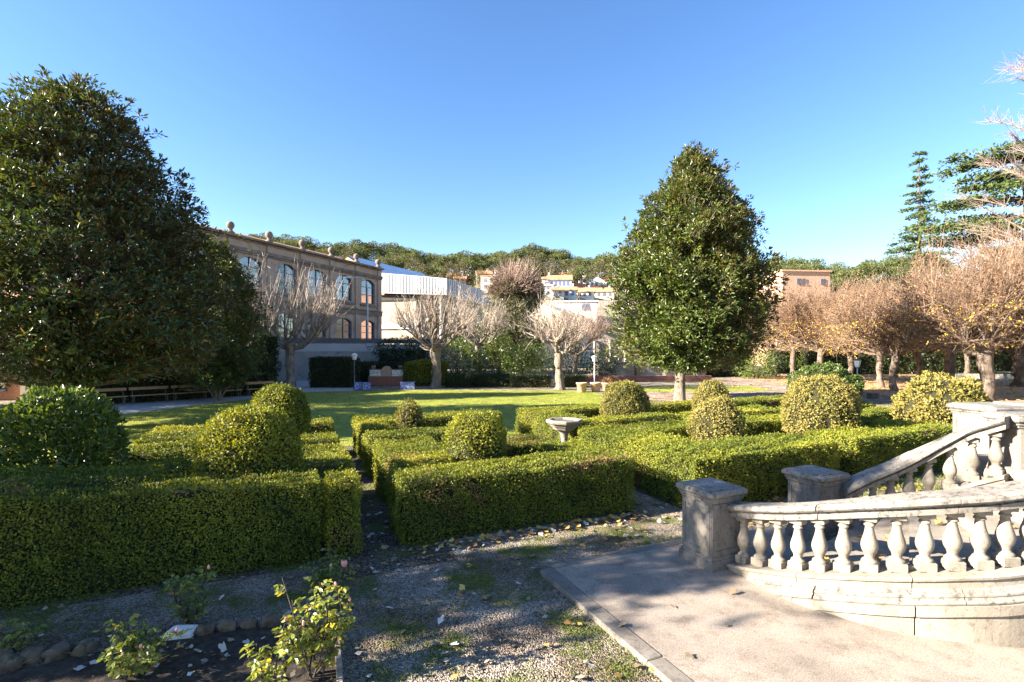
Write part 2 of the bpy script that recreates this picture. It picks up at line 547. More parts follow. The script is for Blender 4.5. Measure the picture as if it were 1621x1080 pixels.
m, nt, b = new_mat('lawn')
n1 = pos_noise(nt, 1.1, 6, .65)
r1 = ramp(nt, [(.3, (.15, .19, .015)), (.5, (.25, .28, .018)), (.72, (.37, .36, .03))])
nt.links.new(n1.outputs['Fac'], r1.inputs[0])
n2 = pos_noise(nt, 38, 4, .7)
r2 = ramp(nt, [(.3, (.55, .55, .5)), (.7, (1.25, 1.2, 1.1))])
nt.links.new(n2.outputs['Fac'], r2.inputs[0])
nt.links.new(mixc(nt, r1.outputs[0], r2.outputs[0], 1.0, 'MULTIPLY'), b.inputs['Base Color'])
b.inputs['Roughness'].default_value = .8
bump(nt, b, n2.outputs['Fac'], .8, .05)
M['lawn'] = m

m, nt, b = new_mat('patio_concrete')
n1 = pos_noise(nt, 1.3, 6, .6)
r1 = ramp(nt, [(.3, (.20, .164, .13)), (.7, (.32, .267, .215))])
nt.links.new(n1.outputs['Fac'], r1.inputs[0])
n2 = pos_noise(nt, 120, 3, .7)
r2 = ramp(nt, [(.3, (.35, .34, .33)), (.5, (1, 1, 1)), (.72, (1.6, 1.57, 1.53))])
nt.links.new(n2.outputs['Fac'], r2.inputs[0])
n3 = pos_noise(nt, 5, 9, .75)
r3 = ramp(nt, [(.50, (1, 1, 1)), (.62, (.74, .72, .69)), (.76, (.5, .47, .43))])
nt.links.new(n3.outputs['Fac'], r3.inputs[0])
c = mixc(nt, r1.outputs[0], r2.outputs[0], 1.0, 'MULTIPLY')
nt.links.new(mixc(nt, c, r3.outputs[0], 1.0, 'MULTIPLY'), b.inputs['Base Color'])
b.inputs['Roughness'].default_value = .9
bump(nt, b, n2.outputs['Fac'], .5, .008)
M['patio'] = m
M['hill'] = rough_mat('hill_ground', (.09, .085, .04), (.20, .17, .09), .12, .95, 0, spots=(.06, .065, .03), spot_scale=.2)

# ------------------------------------------------------------------ camera, sky, sun
cam = bpy.data.cameras.new('camera')
co = bpy.data.objects.new('camera', cam)
COL.objects.link(co)
co.location = (0, 0, HC)
co.rotation_euler = (R(90), 0, 0)
cam.sensor_width = 36
cam.lens = F / 1621 * 36
cam.shift_y = (HOR - 540) / 1621
cam.clip_end = 5000
cam.clip_start = .05
sc.camera = co

EL = 24.0
SDIR = Vector((-.968 * math.cos(R(EL)), -.25 * math.cos(R(EL)), math.sin(R(EL)))).normalized()
sun = bpy.data.lights.new('sun', 'SUN')
sun.energy = 5.0
sun.angle = R(.5)
sun.color = (1.0, .90, .76)
so = bpy.data.objects.new('sun', sun)
COL.objects.link(so)
so.rotation_euler = (-SDIR).to_track_quat('-Z', 'Y').to_euler()
so.location = (-30, -8, 20)
world = bpy.data.worlds.new('World')
sc.world = world
world.use_nodes = True
wn = world.node_tree
sky = wn.nodes.new('ShaderNodeTexSky')
sky.sky_type = 'NISHITA'
sky.sun_disc = False
sky.sun_elevation = R(EL)
sky.sun_rotation = math.atan2(SDIR.x, SDIR.y)
sky.altitude = 200
sky.air_density = 1.0
sky.dust_density = .3
sky.ozone_density = 2.0
bg = wn.nodes['Background']
bg.inputs[1].default_value = .056
hs_ = wn.nodes.new('ShaderNodeHueSaturation')
hs_.inputs['Hue'].default_value = .507
hs_.inputs['Saturation'].default_value = 1.2
wn.links.new(sky.outputs[0], hs_.inputs['Color'])
wn.links.new(hs_.outputs[0], bg.inputs[0])
sc.view_settings.view_transform = 'Standard'
sc.view_settings.look = 'None'
sc.view_settings.exposure = 2.6
sc.view_settings.gamma = 1.0
sc.cycles.max_bounces = 6
sc.cycles.transparent_max_bounces = 4

# ------------------------------------------------------------------ ground sheets
def sheet(name, poly, z, mat, kind='structure', label=None, wobble=0.0, step=.6):
    P = []
    n = len(poly)
    for i in range(n):
        p, q = np.array(poly[i][:2]), np.array(poly[(i + 1) % n][:2])
        L = np.linalg.norm(q - p)
        k = max(1, int(L / step)) if wobble else 1
        d = (q - p) / (L + 1e-9)
        nr = np.array([d[1], -d[0]])
        for j in range(k):
            t = j / k
            c = p + (q - p) * t
            if wobble:
                c = c + nr * rng.normal() * wobble
            P.append((c[0], c[1], z))
    mb = MB()
    mb.add(P, [tuple(range(len(P)))])
    o = mb.build(name, mat)
    return tag(o, label, None, None, kind)


mb = MB()
g = 2500.0
mb.add([(-g, -60, 0), (g, -60, 0), (g, g, 0), (-g, g, 0)], [(0, 1, 2, 3)])
tag(mb.build('ground', M['gravel']), kind='structure')
pl = [gp(*p)[:2] for p in ((20, 690), (185, 657), (330, 640), (480, 621), (640, 617.5), (930, 619), (958, 626), (1012, 631))]
lawn_poly = [W(-9.5, 14.75), W(5.9, 14.75), W(10.2, 14.9)] + pl[::-1] + []
sheet('lawn', lawn_poly[:3] + [tuple(p) for p in pl[::-1]], .008, M['lawn'], wobble=.05)
sheet('lawn', [tuple(gp(*p)[:2]) for p in ((985, 621), (1225, 619), (1190, 611.5), (1000, 612))], .008, M['lawn'], wobble=.05)
sheet('lawn', [W(10.2, 14.75), W(19, 14.75), W(19, 15.3), W(10.2, 15.6)], .008, M['lawn'], wobble=.04)
sheet('path', [tuple(gp(*p)[:2]) for p in ((-260, 735), (20, 692), (185, 658.5), (330, 641), (480, 622), (560, 619), (560, 600), (480, 600), (430, 612), (250, 624), (-260, 690))], .004, M['path'], wobble=.03)
sheet('plaza', [tuple(gp(*p)[:2]) for p in ((1000, 632), (1012, 629), (980, 623), (1240, 619), (1150, 608), (1110, 600), (1300, 597), (1360, 606), (1345, 640), (1300, 652))], .004, M['sand'], wobble=.06)
sheet('grove_ground', [(24, 22), (70, 24), (90, 62), (26, 62), (21.5, 40)], .0045, M['leafy_ground'], wobble=.3, step=2)
sheet('lane', [W(.4, 6.2), W(2.0, 6.2), W(2.0, 14.8), W(.4, 14.8)], .005, M['soil_lane'], wobble=.04, step=.3)
sheet('garden_soil', [W(-8, 6.75), W(.4, 6.75), W(.4, 14.7), W(-8, 14.7)], .003, M['soil_lane'])
sheet('garden_soil', [W(2.0, 6.9), W(5.3, 6.9), W(5.3, 14.5), W(2.0, 14.5)], .003, M['soil_lane'])
sheet('garden_soil', [W(6.1, 6.4), W(19, 6.4), W(19, 14.5), W(6.1, 14.5)], .003, M['soil_lane'])
bed = [gp(*p)[:2] for p in ((-30, 1068), (60, 1055), (170, 1030), (250, 1012), (330, 1000), (430, 990), (520, 992), (537, 1000), (538, 1130), (-60, 1130))]
sheet('soil_bed', [tuple(p) for p in bed], .006, M['soil'], wobble=.01, step=.15)

# patio with stone edging
pa = [W(2.95, 5.38), W(2.95, -3), W(12, -3), W(12, 5.38)]
mb = MB(); mb.prism(pa, -.05, .048)
tag(mb.build('patio', M['patio']), kind='structure')
eb = MB()
def edge_stone(p, q, w=.17, h=.054):
    p, q = np.array(p), np.array(q)
    L = np.linalg.norm(q - p)
    rz = math.atan2(q[1] - p[1], q[0] - p[0])
    c = (p + q) / 2
    eb.bbox((c[0], c[1], h / 2 - .03), (L - .006, w, h + .06 + rng.normal() * .002), rz, .008)
y = 5.42
while y > -3:
    l = 1.0 + rng.uniform(-.15, .2)
    edge_stone(W(2.86, y), W(2.86, y - l)); y -= l
x = 2.95
while x < 5.4:
    l = .8 + rng.uniform(-.1, .2)
    edge_stone(W(x, 5.455), W(x + l, 5.455), .16); x += l
M['kerb'] = stone_mat('kerb_stone', (.13, .112, .092), (.215, .19, .16), (.07, .062, .052), .50, .70)
tag(eb.build('kerb', M['kerb']), kind='structure')

# ------------------------------------------------------------------ clipped hedges
def inset_poly(poly, d):
    n = len(poly)
    out = []
    for i in range(n):
        p0, p1, p2 = (np.array(poly[k % n], float) for k in (i - 1, i, i + 1))
        a, b_ = p1 - p0, p2 - p1
        n1 = np.array([a[1], -a[0]]) / np.linalg.norm(a)
        n2 = np.array([b_[1], -b_[0]]) / np.linalg.norm(b_)
        out.append(p1 - (n1 + n2) * d)
    return out


def inside(pts, poly):
    x, y = pts[:, 0], pts[:, 1]
    r = np.zeros(len(pts), bool)
    n = len(poly)
    for i in range(n):
        (x1, y1), (x2, y2) = poly[i], poly[(i + 1) % n]
        c = ((y1 > y) != (y2 > y)) & (x < (x2 - x1) * (y - y1) / (y2 - y1 + 1e-12) + x1)
        r ^= c
    return r


def hedge(poly_ab, h, dens, ln, label, mat='box', hfun=None, name='clipped_hedge', cat='hedge', lump=.05, seed=0.0, core='box_core', group=None, world=False, sprigs=True, vshift=0.0):
    if mat == 'box' and not world: ln, dens = ln * .84, dens * 1.3
    poly = [tuple(p) for p in poly_ab] if world else [W(*p) for p in poly_ab]
    hf = hfun or (lambda x, y: np.full(np.shape(x), h))
    mb = MB()
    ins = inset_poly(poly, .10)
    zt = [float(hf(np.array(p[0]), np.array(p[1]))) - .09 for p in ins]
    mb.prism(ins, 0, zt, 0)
    C, Nn = [], []
    n = len(poly)
    for i in range(n):
        p, q = np.array(poly[i]), np.array(poly[(i + 1) % n])
        L = np.linalg.norm(q - p)
        d = (q - p) / L
        nr = np.array([d[1], -d[0], 0])
        k = int(L * h * dens * 1.45)
        t = rng.random(k) * L
        z01 = rng.random(k) ** .92
        xy = p + d * t[:, None]
        z = z01 * hf(xy[:, 0], xy[:, 1])
        P = np.column_stack([xy, z])
        dz = np.clip((z01 - .9) / .1, 0, 1)
        off = lump * noise3(P, 3.2, seed) + .6 * lump * noise3(P, 8.5, seed + 4) + rng.normal(size=k) * .022 - dz ** 2 * .045 - (1 - z01) ** 3 * .02
        C.append(P + nr * off[:, None])
        Nn.append(np.repeat(nr[None], k, 0) + np.array([0, 0, .25]))
    A = np.array(poly)
    lo, hi = A.min(0), A.max(0)
    k = int((hi - lo).prod() * dens * 1.35)
    P = lo + rng.random((k, 2)) * (hi - lo)
    P = P[inside(P, poly)]
    z = hf(P[:, 0], P[:, 1])
    P = np.column_stack([P, z])
    P[:, 2] += lump * .9 * noise3(P, 2.6, seed + 2) + .5 * lump * noise3(P, 9, seed + 7) + rng.normal(size=len(P)) * .012
    if sprigs:
        w = rng.random(len(P)) < .05
        P[w, 2] += rng.random(w.sum()) ** 2 * .09
    C.append(P)
    Nn.append(np.repeat(np.array([[0, 0, 1.0]]), len(P), 0))
    C, Nn = np.concatenate(C), np.concatenate(Nn)
    ho = noise3(C, 6.5, seed + 20) + .6 * noise3(C, 15, seed + 21)
    keep = ho < (1.02 if sprigs else 9)
    C, Nn = C[keep], Nn[keep]
    k = len(C)
    d = Nn * .38 + rng.normal(size=(k, 3)) * .62
    fc = Nn * 1.0 + np.array([0, 0, .15])
    v = np.clip(.45 + .24 * noise3(C, 1.1, seed + 9) + .1 * noise3(C, 5, seed) + rng.normal(size=k) * .13 + vshift, 0, .94)
    bp_ = noise3(C, 1.25, seed * 1.7 + 30) + .5 * noise3(C, 5.5, seed + 31) + rng.normal(size=k) * .18
    v[(bp_ > .98) & (rng.random(k) < .8)] = 1.0
    mb.leaves(C - Nn * ln * .4, d, ln * rng.uniform(.7, 1.3, k), ln * rng.uniform(.5, .75, k), v, 1, face=fc)
    o = mb.build(name, [M[core], M[mat]])
    return tag(o, label, cat, group)


h1 = lambda x, y: .97 - .05 * ((x * CT + y * ST) - .87)
GH = 'clipped box hedges of the garden maze'
hedge([(-7, 6.88), (.42, 6.88), (.42, 7.62), (-1.5, 7.62), (-1.5, 8.35), (-7, 8.35)], 1.1, 2500, .036, 'long tall clipped hedge in shade behind the rose bed', hfun=h1, group=GH, seed=1.0, vshift=-.05)
hedge([(.5, 6.86), (.9, 6.86), (.9, 7.55), (.5, 7.55)], .98, 2500, .036, 'short squared hedge stub closing the end of the long shaded hedge', group=GH, seed=2.0)
hedge([(-.1, 7.9), (.95, 7.9), (.95, 8.2), (-.1, 8.2)], .8, 2200, .036, 'withered brown strip of hedge beside the big round topiary', 'brown_hedge', group=GH)
hedge([(-3.4, 9.25), (.05, 9.25), (.05, 8.45), (1.0, 8.45), (1.0, 10.1), (-3.4, 10.1)], .88, 1700, .042, 'bright L shaped hedge wrapping behind the biggest round topiary', group=GH, seed=3.0)
hedge([(-3.6, 10.85), (1.02, 10.85), (1.02, 11.7), (-3.6, 11.7)], .88, 1300, .046, 'straight hedge row in front of the far left dome topiary', group=GH, seed=4.0)
hedge([(-2.7, 12.2), (-1.3, 12.2), (-1.3, 13.4), (1.12, 13.4), (1.12, 14.3), (-2.7, 14.3)], .88, 1200, .048, 'wide flat topped hedge at the lawn, left of the two domes', group=GH, seed=5.0)
hedge([(-4.3, 13.5), (-3.65, 13.5), (-3.65, 14.3), (-4.3, 14.3)], .9, 1200, .048, 'small square hedge stub peeping out beside the large laurel bush', group=GH, seed=6.0)
hedge([(1.45, 6.92), (5.3, 6.92), (5.3, 8.6), (4.9, 8.6), (4.9, 9.6), (2.7, 9.6), (2.7, 10.2), (1.6, 10.2), (1.6, 8.12), (2.55, 8.12), (2.55, 8.8), (4.5, 8.8), (4.5, 7.78), (1.45, 7.78)], .89, 2500, .036, 'near middle hedge boxing in the domed topiary, with shaded front', group=GH, seed=7.0)
hedge([(1.6, 10.85), (4.7, 10.85), (4.7, 11.55), (1.6, 11.55)], .88, 1500, .045, 'low straight hedge in front of the smallest topiary', group=GH, seed=8.0)
hedge([(1.68, 11.95), (2.3, 11.95), (2.3, 13.35), (5.65, 13.35), (5.65, 14.3), (1.68, 14.3)], .88, 1300, .046, 'L shaped hedge behind the smallest topiary, along the lawn', group=GH, seed=9.0)
hedge([(6.15, 6.45), (9.78, 6.45), (9.78, 7.7), (7.45, 7.7), (7.45, 9.1), (9.9, 9.1), (9.9, 10.1), (6.15, 10.1)], .89, 1900, .042, 'hedge with sunlit left end right behind the two stair pillars', group=GH, seed=10.0)
hedge([(6.5, 10.95), (10.0, 10.95), (10.0, 11.65), (7.4, 11.65), (7.4, 13.4), (10.0, 13.4), (10.0, 14.3), (6.5, 14.3)], .89, 1300, .047, 'hedge with sunlit side just behind the stone bird bath', group=GH, seed=11.0)
hedge([(10.35, 6.5), (14.2, 6.5), (14.2, 10.1), (10.4, 10.1), (10.4, 9.2), (13.3, 9.2), (13.3, 7.6), (10.35, 7.6)], .89, 1500, .046, 'hedge round the big pale bush, right of the stair pillars', group=GH, seed=12.0)
hedge([(10.5, 10.95), (14.0, 10.95), (14.0, 14.3), (10.5, 14.3), (10.5, 13.4), (13.2, 13.4), (13.2, 11.7), (10.5, 11.7)], .86, 1000, .052, 'far hedge around the topiary nearest the gravel square', group=GH, seed=13.0)
hedge([(14.7, 6.6), (19, 6.6), (19, 10.1), (14.7, 10.1), (14.7, 9.2), (18, 9.2), (18, 7.6), (14.7, 7.6)], .86, 1100, .052, 'hedge below the bushy pale shrub behind the balustrade', group=GH, seed=14.0)
hedge([(14.6, 10.95), (18.5, 10.95), (18.5, 14.3), (14.6, 14.3), (14.6, 13.4), (17.6, 13.4), (17.6, 11.7), (14.6, 11.7)], .86, 900, .055, 'far right hedge near the lamp post with lantern', group=GH, seed=15.0)


def topiary(a, b, r, top, label, mat='box', ln=.045, dens=1500, shape=1.0, base=.15, lump=.03, name='topiary', cat='topiary', group='rounded topiary in the hedge garden', seed=0.0, squash=1.0, vshift=0.0, xy=None, spread=.62):
    x, y = xy if xy is not None else W(a, b)
    dens *= 1.25
    root = empty(name, (x, y, 0), label, cat, group)
    zc, rz = (top + base) / 2, (top - base) / 2
    area = 4 * pi * ((r * r + 2 * r * rz) / 3)
    k = int(area * dens)
    q = rng.normal(size=(k, 3))
    q /= np.linalg.norm(q, axis=1)[:, None]
    e = shape
    rx = np.hypot(q[:, 0], q[:, 1])
    P = np.column_stack([q[:, 0] / rx * rx ** e, q[:, 1] / rx * rx ** e, np.sign(q[:, 2]) * np.abs(q[:, 2]) ** e])
    nz = noise3(q + np.array([a, b, 0]), 3.0, seed) * lump * 1.4 + noise3(q + np.array([a, b, 0]), 8.0, seed + 3) * lump
    P = P * (1 + nz / r + rng.normal(size=k) * .02 / r)[:, None]
    P = P * np.array([r, r, rz])
    P[:, 2] += zc
    P = P[P[:, 2] > .03]
    q = q[:len(P)] if len(q) == len(P) else (P - np.array([0, 0, zc])) / np.linalg.norm(P - np.array([0, 0, zc]), axis=1)[:, None]
    k = len(P)
    mb = MB()
    v = np.clip(.48 + .16 * noise3(P + np.array([a, b, 0]), 2.2, seed) + rng.normal(size=k) * .14 + vshift, 0, 1)
    mb.leaves(P - q * ln * .4, q * .6 + rng.normal(size=(k, 3)) * spread + np.array([0, 0, .15]), ln * rng.uniform(.7, 1.3, k), ln * rng.uniform(.45, .72, k), v, 1, face=q)
    # dark inner mass of twigs
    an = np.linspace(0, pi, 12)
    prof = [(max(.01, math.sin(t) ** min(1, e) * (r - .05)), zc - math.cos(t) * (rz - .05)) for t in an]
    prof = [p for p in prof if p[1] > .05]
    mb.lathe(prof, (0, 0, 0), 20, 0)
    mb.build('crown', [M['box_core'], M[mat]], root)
    t = MB()
    for k2 in range(5):
        a2 = k2 * 1.3 + a
        t.tube([(0.05 * math.cos(a2), .05 * math.sin(a2), -.02), (.1 * math.cos(a2), .1 * math.sin(a2), .25), (.22 * r * math.cos(a2), .22 * r * math.sin(a2), base + .3)], [.03, .025, .015], 6)
    t.build('trunk', M['bark_dark'], root)
    return root


topiary(-.45, 8.28, .70, 1.84, 'biggest round topiary, standing behind the long shaded hedge', ln=.042, dens=2500, shape=.88, lump=.022, base=.2, seed=1.1, vshift=.04)
topiary(-.1, 12.6, .63, 1.88, 'egg shaped topiary half hidden behind the biggest round one', ln=.05, dens=1800, base=.25, shape=.92, lump=.025, seed=2.2)
topiary(3.06, 8.45, .53, 1.57, 'tall domed topiary boxed in by the near middle hedge', ln=.042, dens=1900, shape=.68, lump=.02, seed=3.3)
topiary(2.9, 12.9, .34, 1.36, 'smallest topiary, a brownish little dome near the lawn', 'box_dry', ln=.045, dens=1600, shape=.85, seed=4.4, vshift=-.08)
topiary(9.3, 12.6, .71, 1.76, 'large clean ball topiary right of the bird bath', 'box_dry', ln=.05, dens=1400, seed=5.5, vshift=-.05)
topiary(8.85, 8.6, .57, 1.60, 'pale brownish ball topiary above the pillar hedge', 'box_dry', ln=.045, dens=1600, seed=6.6, vshift=.16, lump=.045)
topiary(12.95, 12.8, .58, 1.66, 'small flat topiary in front of the gravel square', 'box_dry', ln=.052, dens=1300, seed=7.7, vshift=.1, lump=.04)
topiary(11.9, 8.3, .84, 2.03, 'big pale rounded bush in front of the dark shrub', 'box_dry', ln=.05, dens=1500, shape=.9, seed=8.8, vshift=.12, lump=.06)
topiary(15.8, 7.7, .98, 1.97, 'loose twiggy pale bush behind the balustrade pedestal', 'box_dry', ln=.075, dens=950, seed=9.9, vshift=.12, lump=.09, spread=.5)
topiary(0, 0, 1.15, 2.2, 'dark green shrub behind the big pale rounded bush', 'laurel', ln=.075, dens=800, seed=10.4, vshift=-.15, lump=.1, xy=up(1305, 18.4)[:2], name='shrub', cat='shrub', group=None)

# large laurel bush on the left
bx, by = W(-3.0, 9.5)
root = empty('laurel_bush', (bx, by, 0), 'large rounded laurel bush with glossy leaves at the left edge', 'bush')
k = 11000
q = rng.normal(size=(k, 3)); q /= np.linalg.norm(q, axis=1)[:, None]
rr = 1 - .5 * rng.random(k) ** 2.6
P = q * rr[:, None] * np.array([.71, .71, .98])
P = np.sign(P) * np.abs(P) ** .9
P += q * (.07 * noise3(q, 4.0)[:, None] + .05 * noise3(q, 9.0)[:, None]) + np.array([0, 0, 1.08])
keep = P[:, 2] > .05
P, q = P[keep], q[keep]
k = len(P)
mb = MB()
mb.leaves(P, q * .7 + rng.normal(size=(k, 3)) * .6 + np.array([0, 0, .35]), rng.uniform(.07, .12, k), rng.uniform(.032, .05, k), np.clip(rng.normal(.42, .22, k), 0, 1), 0, .15, True)
mb.build('crown', M['laurel'], root)
mb = MB()
for i in range(40):
    e = q[rng.integers(k)] * .8 + np.array([0, 0, 1.05])
    if e[2] < .3: e[2] = .5
    mb.tube([(rng.normal() * .06, rng.normal() * .06, 0), e * np.array([.4, .4, .5]), e], [.025, .018, .008], 5)
mb.build('trunk', M['bark_dark'], root)

# ------------------------------------------------------------------ big trees
def limb_curve(p, q, sag=0.0, wob=.1, k=6):
    t = np.linspace(0, 1, k)[:, None]
    L = np.linalg.norm(q - p)
    c = p + (q - p) * t
    off = rng.normal(size=3) * wob * L
    c = c + np.sin(t * pi) * off + np.array([0, 0, 1]) * np.sin(t * pi) * sag * L
    return c


def magnolia(name, loc, prof, label, cat, nros=3200, leaf=(.13, .21), mat='mag', trunk_r=.26, seed=0.0, trunk_top=.55, lump=.2, bark='bark', per=10, lean=(0, 0), group=None, clear=1.6, wrat=.36, shift=0.0):
    """prof: list of (z, radius) of the crown"""
    root = empty(name, loc, label, cat, group)
    prof = np.array(prof, float)
    z0, z1 = prof[0, 0], prof[-1, 0]
    zz = rng.random(nros * 3) * (z1 - z0) + z0
    rp = np.interp(zz, prof[:, 0], prof[:, 1])
    keep = rng.random(len(zz)) < (rp + .25) / (rp.max() + .25)
    zz, rp = zz[keep][:nros], rp[keep][:nros]
    k = len(zz)
    th = rng.random(k) * 2 * pi
    dirs = np.stack([np.cos(th), np.sin(th), zz * .45], -1)
    lum = 1 + lump * noise3(dirs, 2.3, seed) + .8 * lump * noise3(dirs, 6.5, seed + 3)
    lum = np.clip(lum, .6, 1.18)
    rad = rp * lum * (1 - .55 * rng.random(k) ** 2.6)
    rad = rad * np.where(rng.random(k) < .03, rng.uniform(1.02, 1.12, k), 1)
    Cc = np.stack([np.cos(th) * rad, np.sin(th) * rad, zz + .25 * noise3(dirs, 4, seed + 5)], -1)
    nb_ = max(40, k // 26)
    kb = int(k * .62)
    bi = rng.integers(0, nb_, kb)
    outb = np.stack([np.cos(th[bi]), np.sin(th[bi]), 0 * bi + .25], -1)
    sp_ = rng.normal(size=(kb, 3)) * np.array([.42, .42, .26])
    Cc[k - kb:] = Cc[bi] + sp_ - outb * np.abs(rng.normal(size=kb))[:, None] * .25
    th = np.arctan2(Cc[:, 1], Cc[:, 0]); zz = np.maximum(Cc[:, 2], z0 - .2); Cc[:, 2] = zz
    Cc[:, 0] += shift
    zn = (zz - z0) / (z1 - z0)
    out = np.stack([np.cos(th), np.sin(th), -.2 + 1.0 * zn + .35], -1)
    out /= np.linalg.norm(out, axis=1)[:, None]
    # rosettes of leaves
    c = np.repeat(Cc, per, 0)
    o = np.repeat(out, per, 0)
    n = len(c)
    rd = rng.normal(size=(n, 3))
    d = o * .75 + rd * .62
    v = np.clip(.42 + .22 * np.repeat(noise3(Cc, .9, seed + 8), per) + np.repeat(rng.normal(size=k) * .13, per) + rng.normal(size=n) * .13, 0, 1)
    ln = rng.uniform(leaf[0], leaf[1], n)
    mb = MB()
    mb.leaves(c + rd * .05, d, ln, ln * wrat, v, 0, .12, True, face=o * .8 + np.array([0, 0, .75]))
    mb.build('crown', M[mat], root)
    t = MB()
    tt = z0 + (z1 - z0) * .92
    pts = np.array([(0, 0, -.1), (0, 0, .15), (.02, .01, clear * .5), (.05 + lean[0] * .3, .02, clear), (lean[0] * .5, lean[1] * .5, (clear + tt) * .5), (lean[0], lean[1], tt)])
    t.tube(pts, [trunk_r * 1.35, trunk_r * 1.12, trunk_r, trunk_r * .92, trunk_r * .5, .03], 12)
    idx = rng.choice(k, min(k, 130), replace=False)
    for i in idx:
        e = Cc[i]
        hb = np.clip(e[2] - np.hypot(e[0], e[1]) * .55, clear * .95, tt)
        f = np.clip((hb - clear) / (tt - clear), 0, 1)
        r0 = trunk_r * (.36 * (1 - f) + .08)
        t.tube(limb_curve(np.array([lean[0] * f, lean[1] * f, hb]), e, .02, .07), np.linspace(r0, .012, 6), 6, cap=False)
    # twigs to the rosettes
    ii = rng.random(k) < .5
    p2 = Cc[ii]
    p0 = p2 - out[ii] * .5 - np.stack([p2[:, 0], p2[:, 1], p2[:, 2] * 0 + .4], -1) * .12
    t.twigs(p0, (p0 + p2) / 2 + rng.normal(size=p0.shape) * .03, p2, .016, .006)
    t.build('trunk', M[bark], root)
    return root


ml = up(128, 17.5)
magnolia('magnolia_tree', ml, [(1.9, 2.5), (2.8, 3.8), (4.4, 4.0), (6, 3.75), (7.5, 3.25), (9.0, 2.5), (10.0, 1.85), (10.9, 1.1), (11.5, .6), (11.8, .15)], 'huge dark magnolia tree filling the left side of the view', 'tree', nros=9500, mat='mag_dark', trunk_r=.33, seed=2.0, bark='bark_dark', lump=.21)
mr = up(1076, 27.2)
magnolia('magnolia_tree', mr, [(1.9, 1.6), (2.5, 2.7), (3.2, 3.3), (4.6, 3.45), (6.2, 3.4), (7.9, 3.1), (9.56, 2.6), (11.0, 1.85), (12.0, 1.1), (12.8, .5), (13.3, .12)], 'tall green magnolia with a pale bare trunk, standing on the lawn edge', 'tree', nros=11500, trunk_r=.27, seed=5.0, bark='bark_pale', leaf=(.15, .25), lump=.29, clear=2.2, shift=.6)
m2 = up(345, 27.2)
magnolia('camellia_tree', m2, [(.9, 1.0), (1.6, 1.7), (2.8, 2.0), (4.5, 1.95), (6.2, 1.55), (7.4, .9), (8.3, .2)], 'multi-stemmed evergreen tree beside the benches, lit at its lower left', 'tree', nros=4000, mat='mag', trunk_r=.12, seed=8.0, bark='bark', leaf=(.13, .2), clear=.7)
t = MB()
for i in range(9):
    a = i * .7
    t.tube([m2 * 0 + np.array([.05 * math.cos(a), .05 * math.sin(a), 0]), np.array([.4 * math.cos(a), .4 * math.sin(a), .6]), np.array([1.1 * math.cos(a), 1.1 * math.sin(a), 1.7])], [.06, .045, .025], 6)
ts = t.build('stem', M['bark'], bpy.data.objects['camellia_tree'])

# out of frame trees on the left whose shade falls over the beds and pillars
magnolia('cypress_tree', (-10.2, 3.3, 0), [(1.9, .45), (3.0, .72), (5.0, .78), (6.5, .62), (7.6, .35), (8.4, .08)], 'slim evergreen tree left of the garden, outside the picture', 'tree', nros=1100, leaf=(.14, .2), mat='dark_leaf', trunk_r=.12, seed=3.0, bark='bark_dark')
magnolia('holm_oak', (-27.6, 20.7, 0), [(.6, 2.4), (2, 3.5), (4, 3.9), (6.5, 3.7), (8.4, 2.4), (9.6, .5)], 'broad evergreen oak left of the big magnolia, outside the picture', 'tree', nros=3400, leaf=(.16, .24), mat='dark_leaf', trunk_r=.25, seed=6.0, bark='bark_dark')
magnolia('bay_tree', (-10.4, 5.15, 0), [(.8, .5), (1.6, .95), (2.6, 1.0), (3.4, .7), (4.0, .1)], 'small bay tree left of the garden, outside the picture', 'tree', nros=900, leaf=(.12, .18), mat='dark_leaf', trunk_r=.09, seed=4.0, bark='bark_dark', clear=.6)


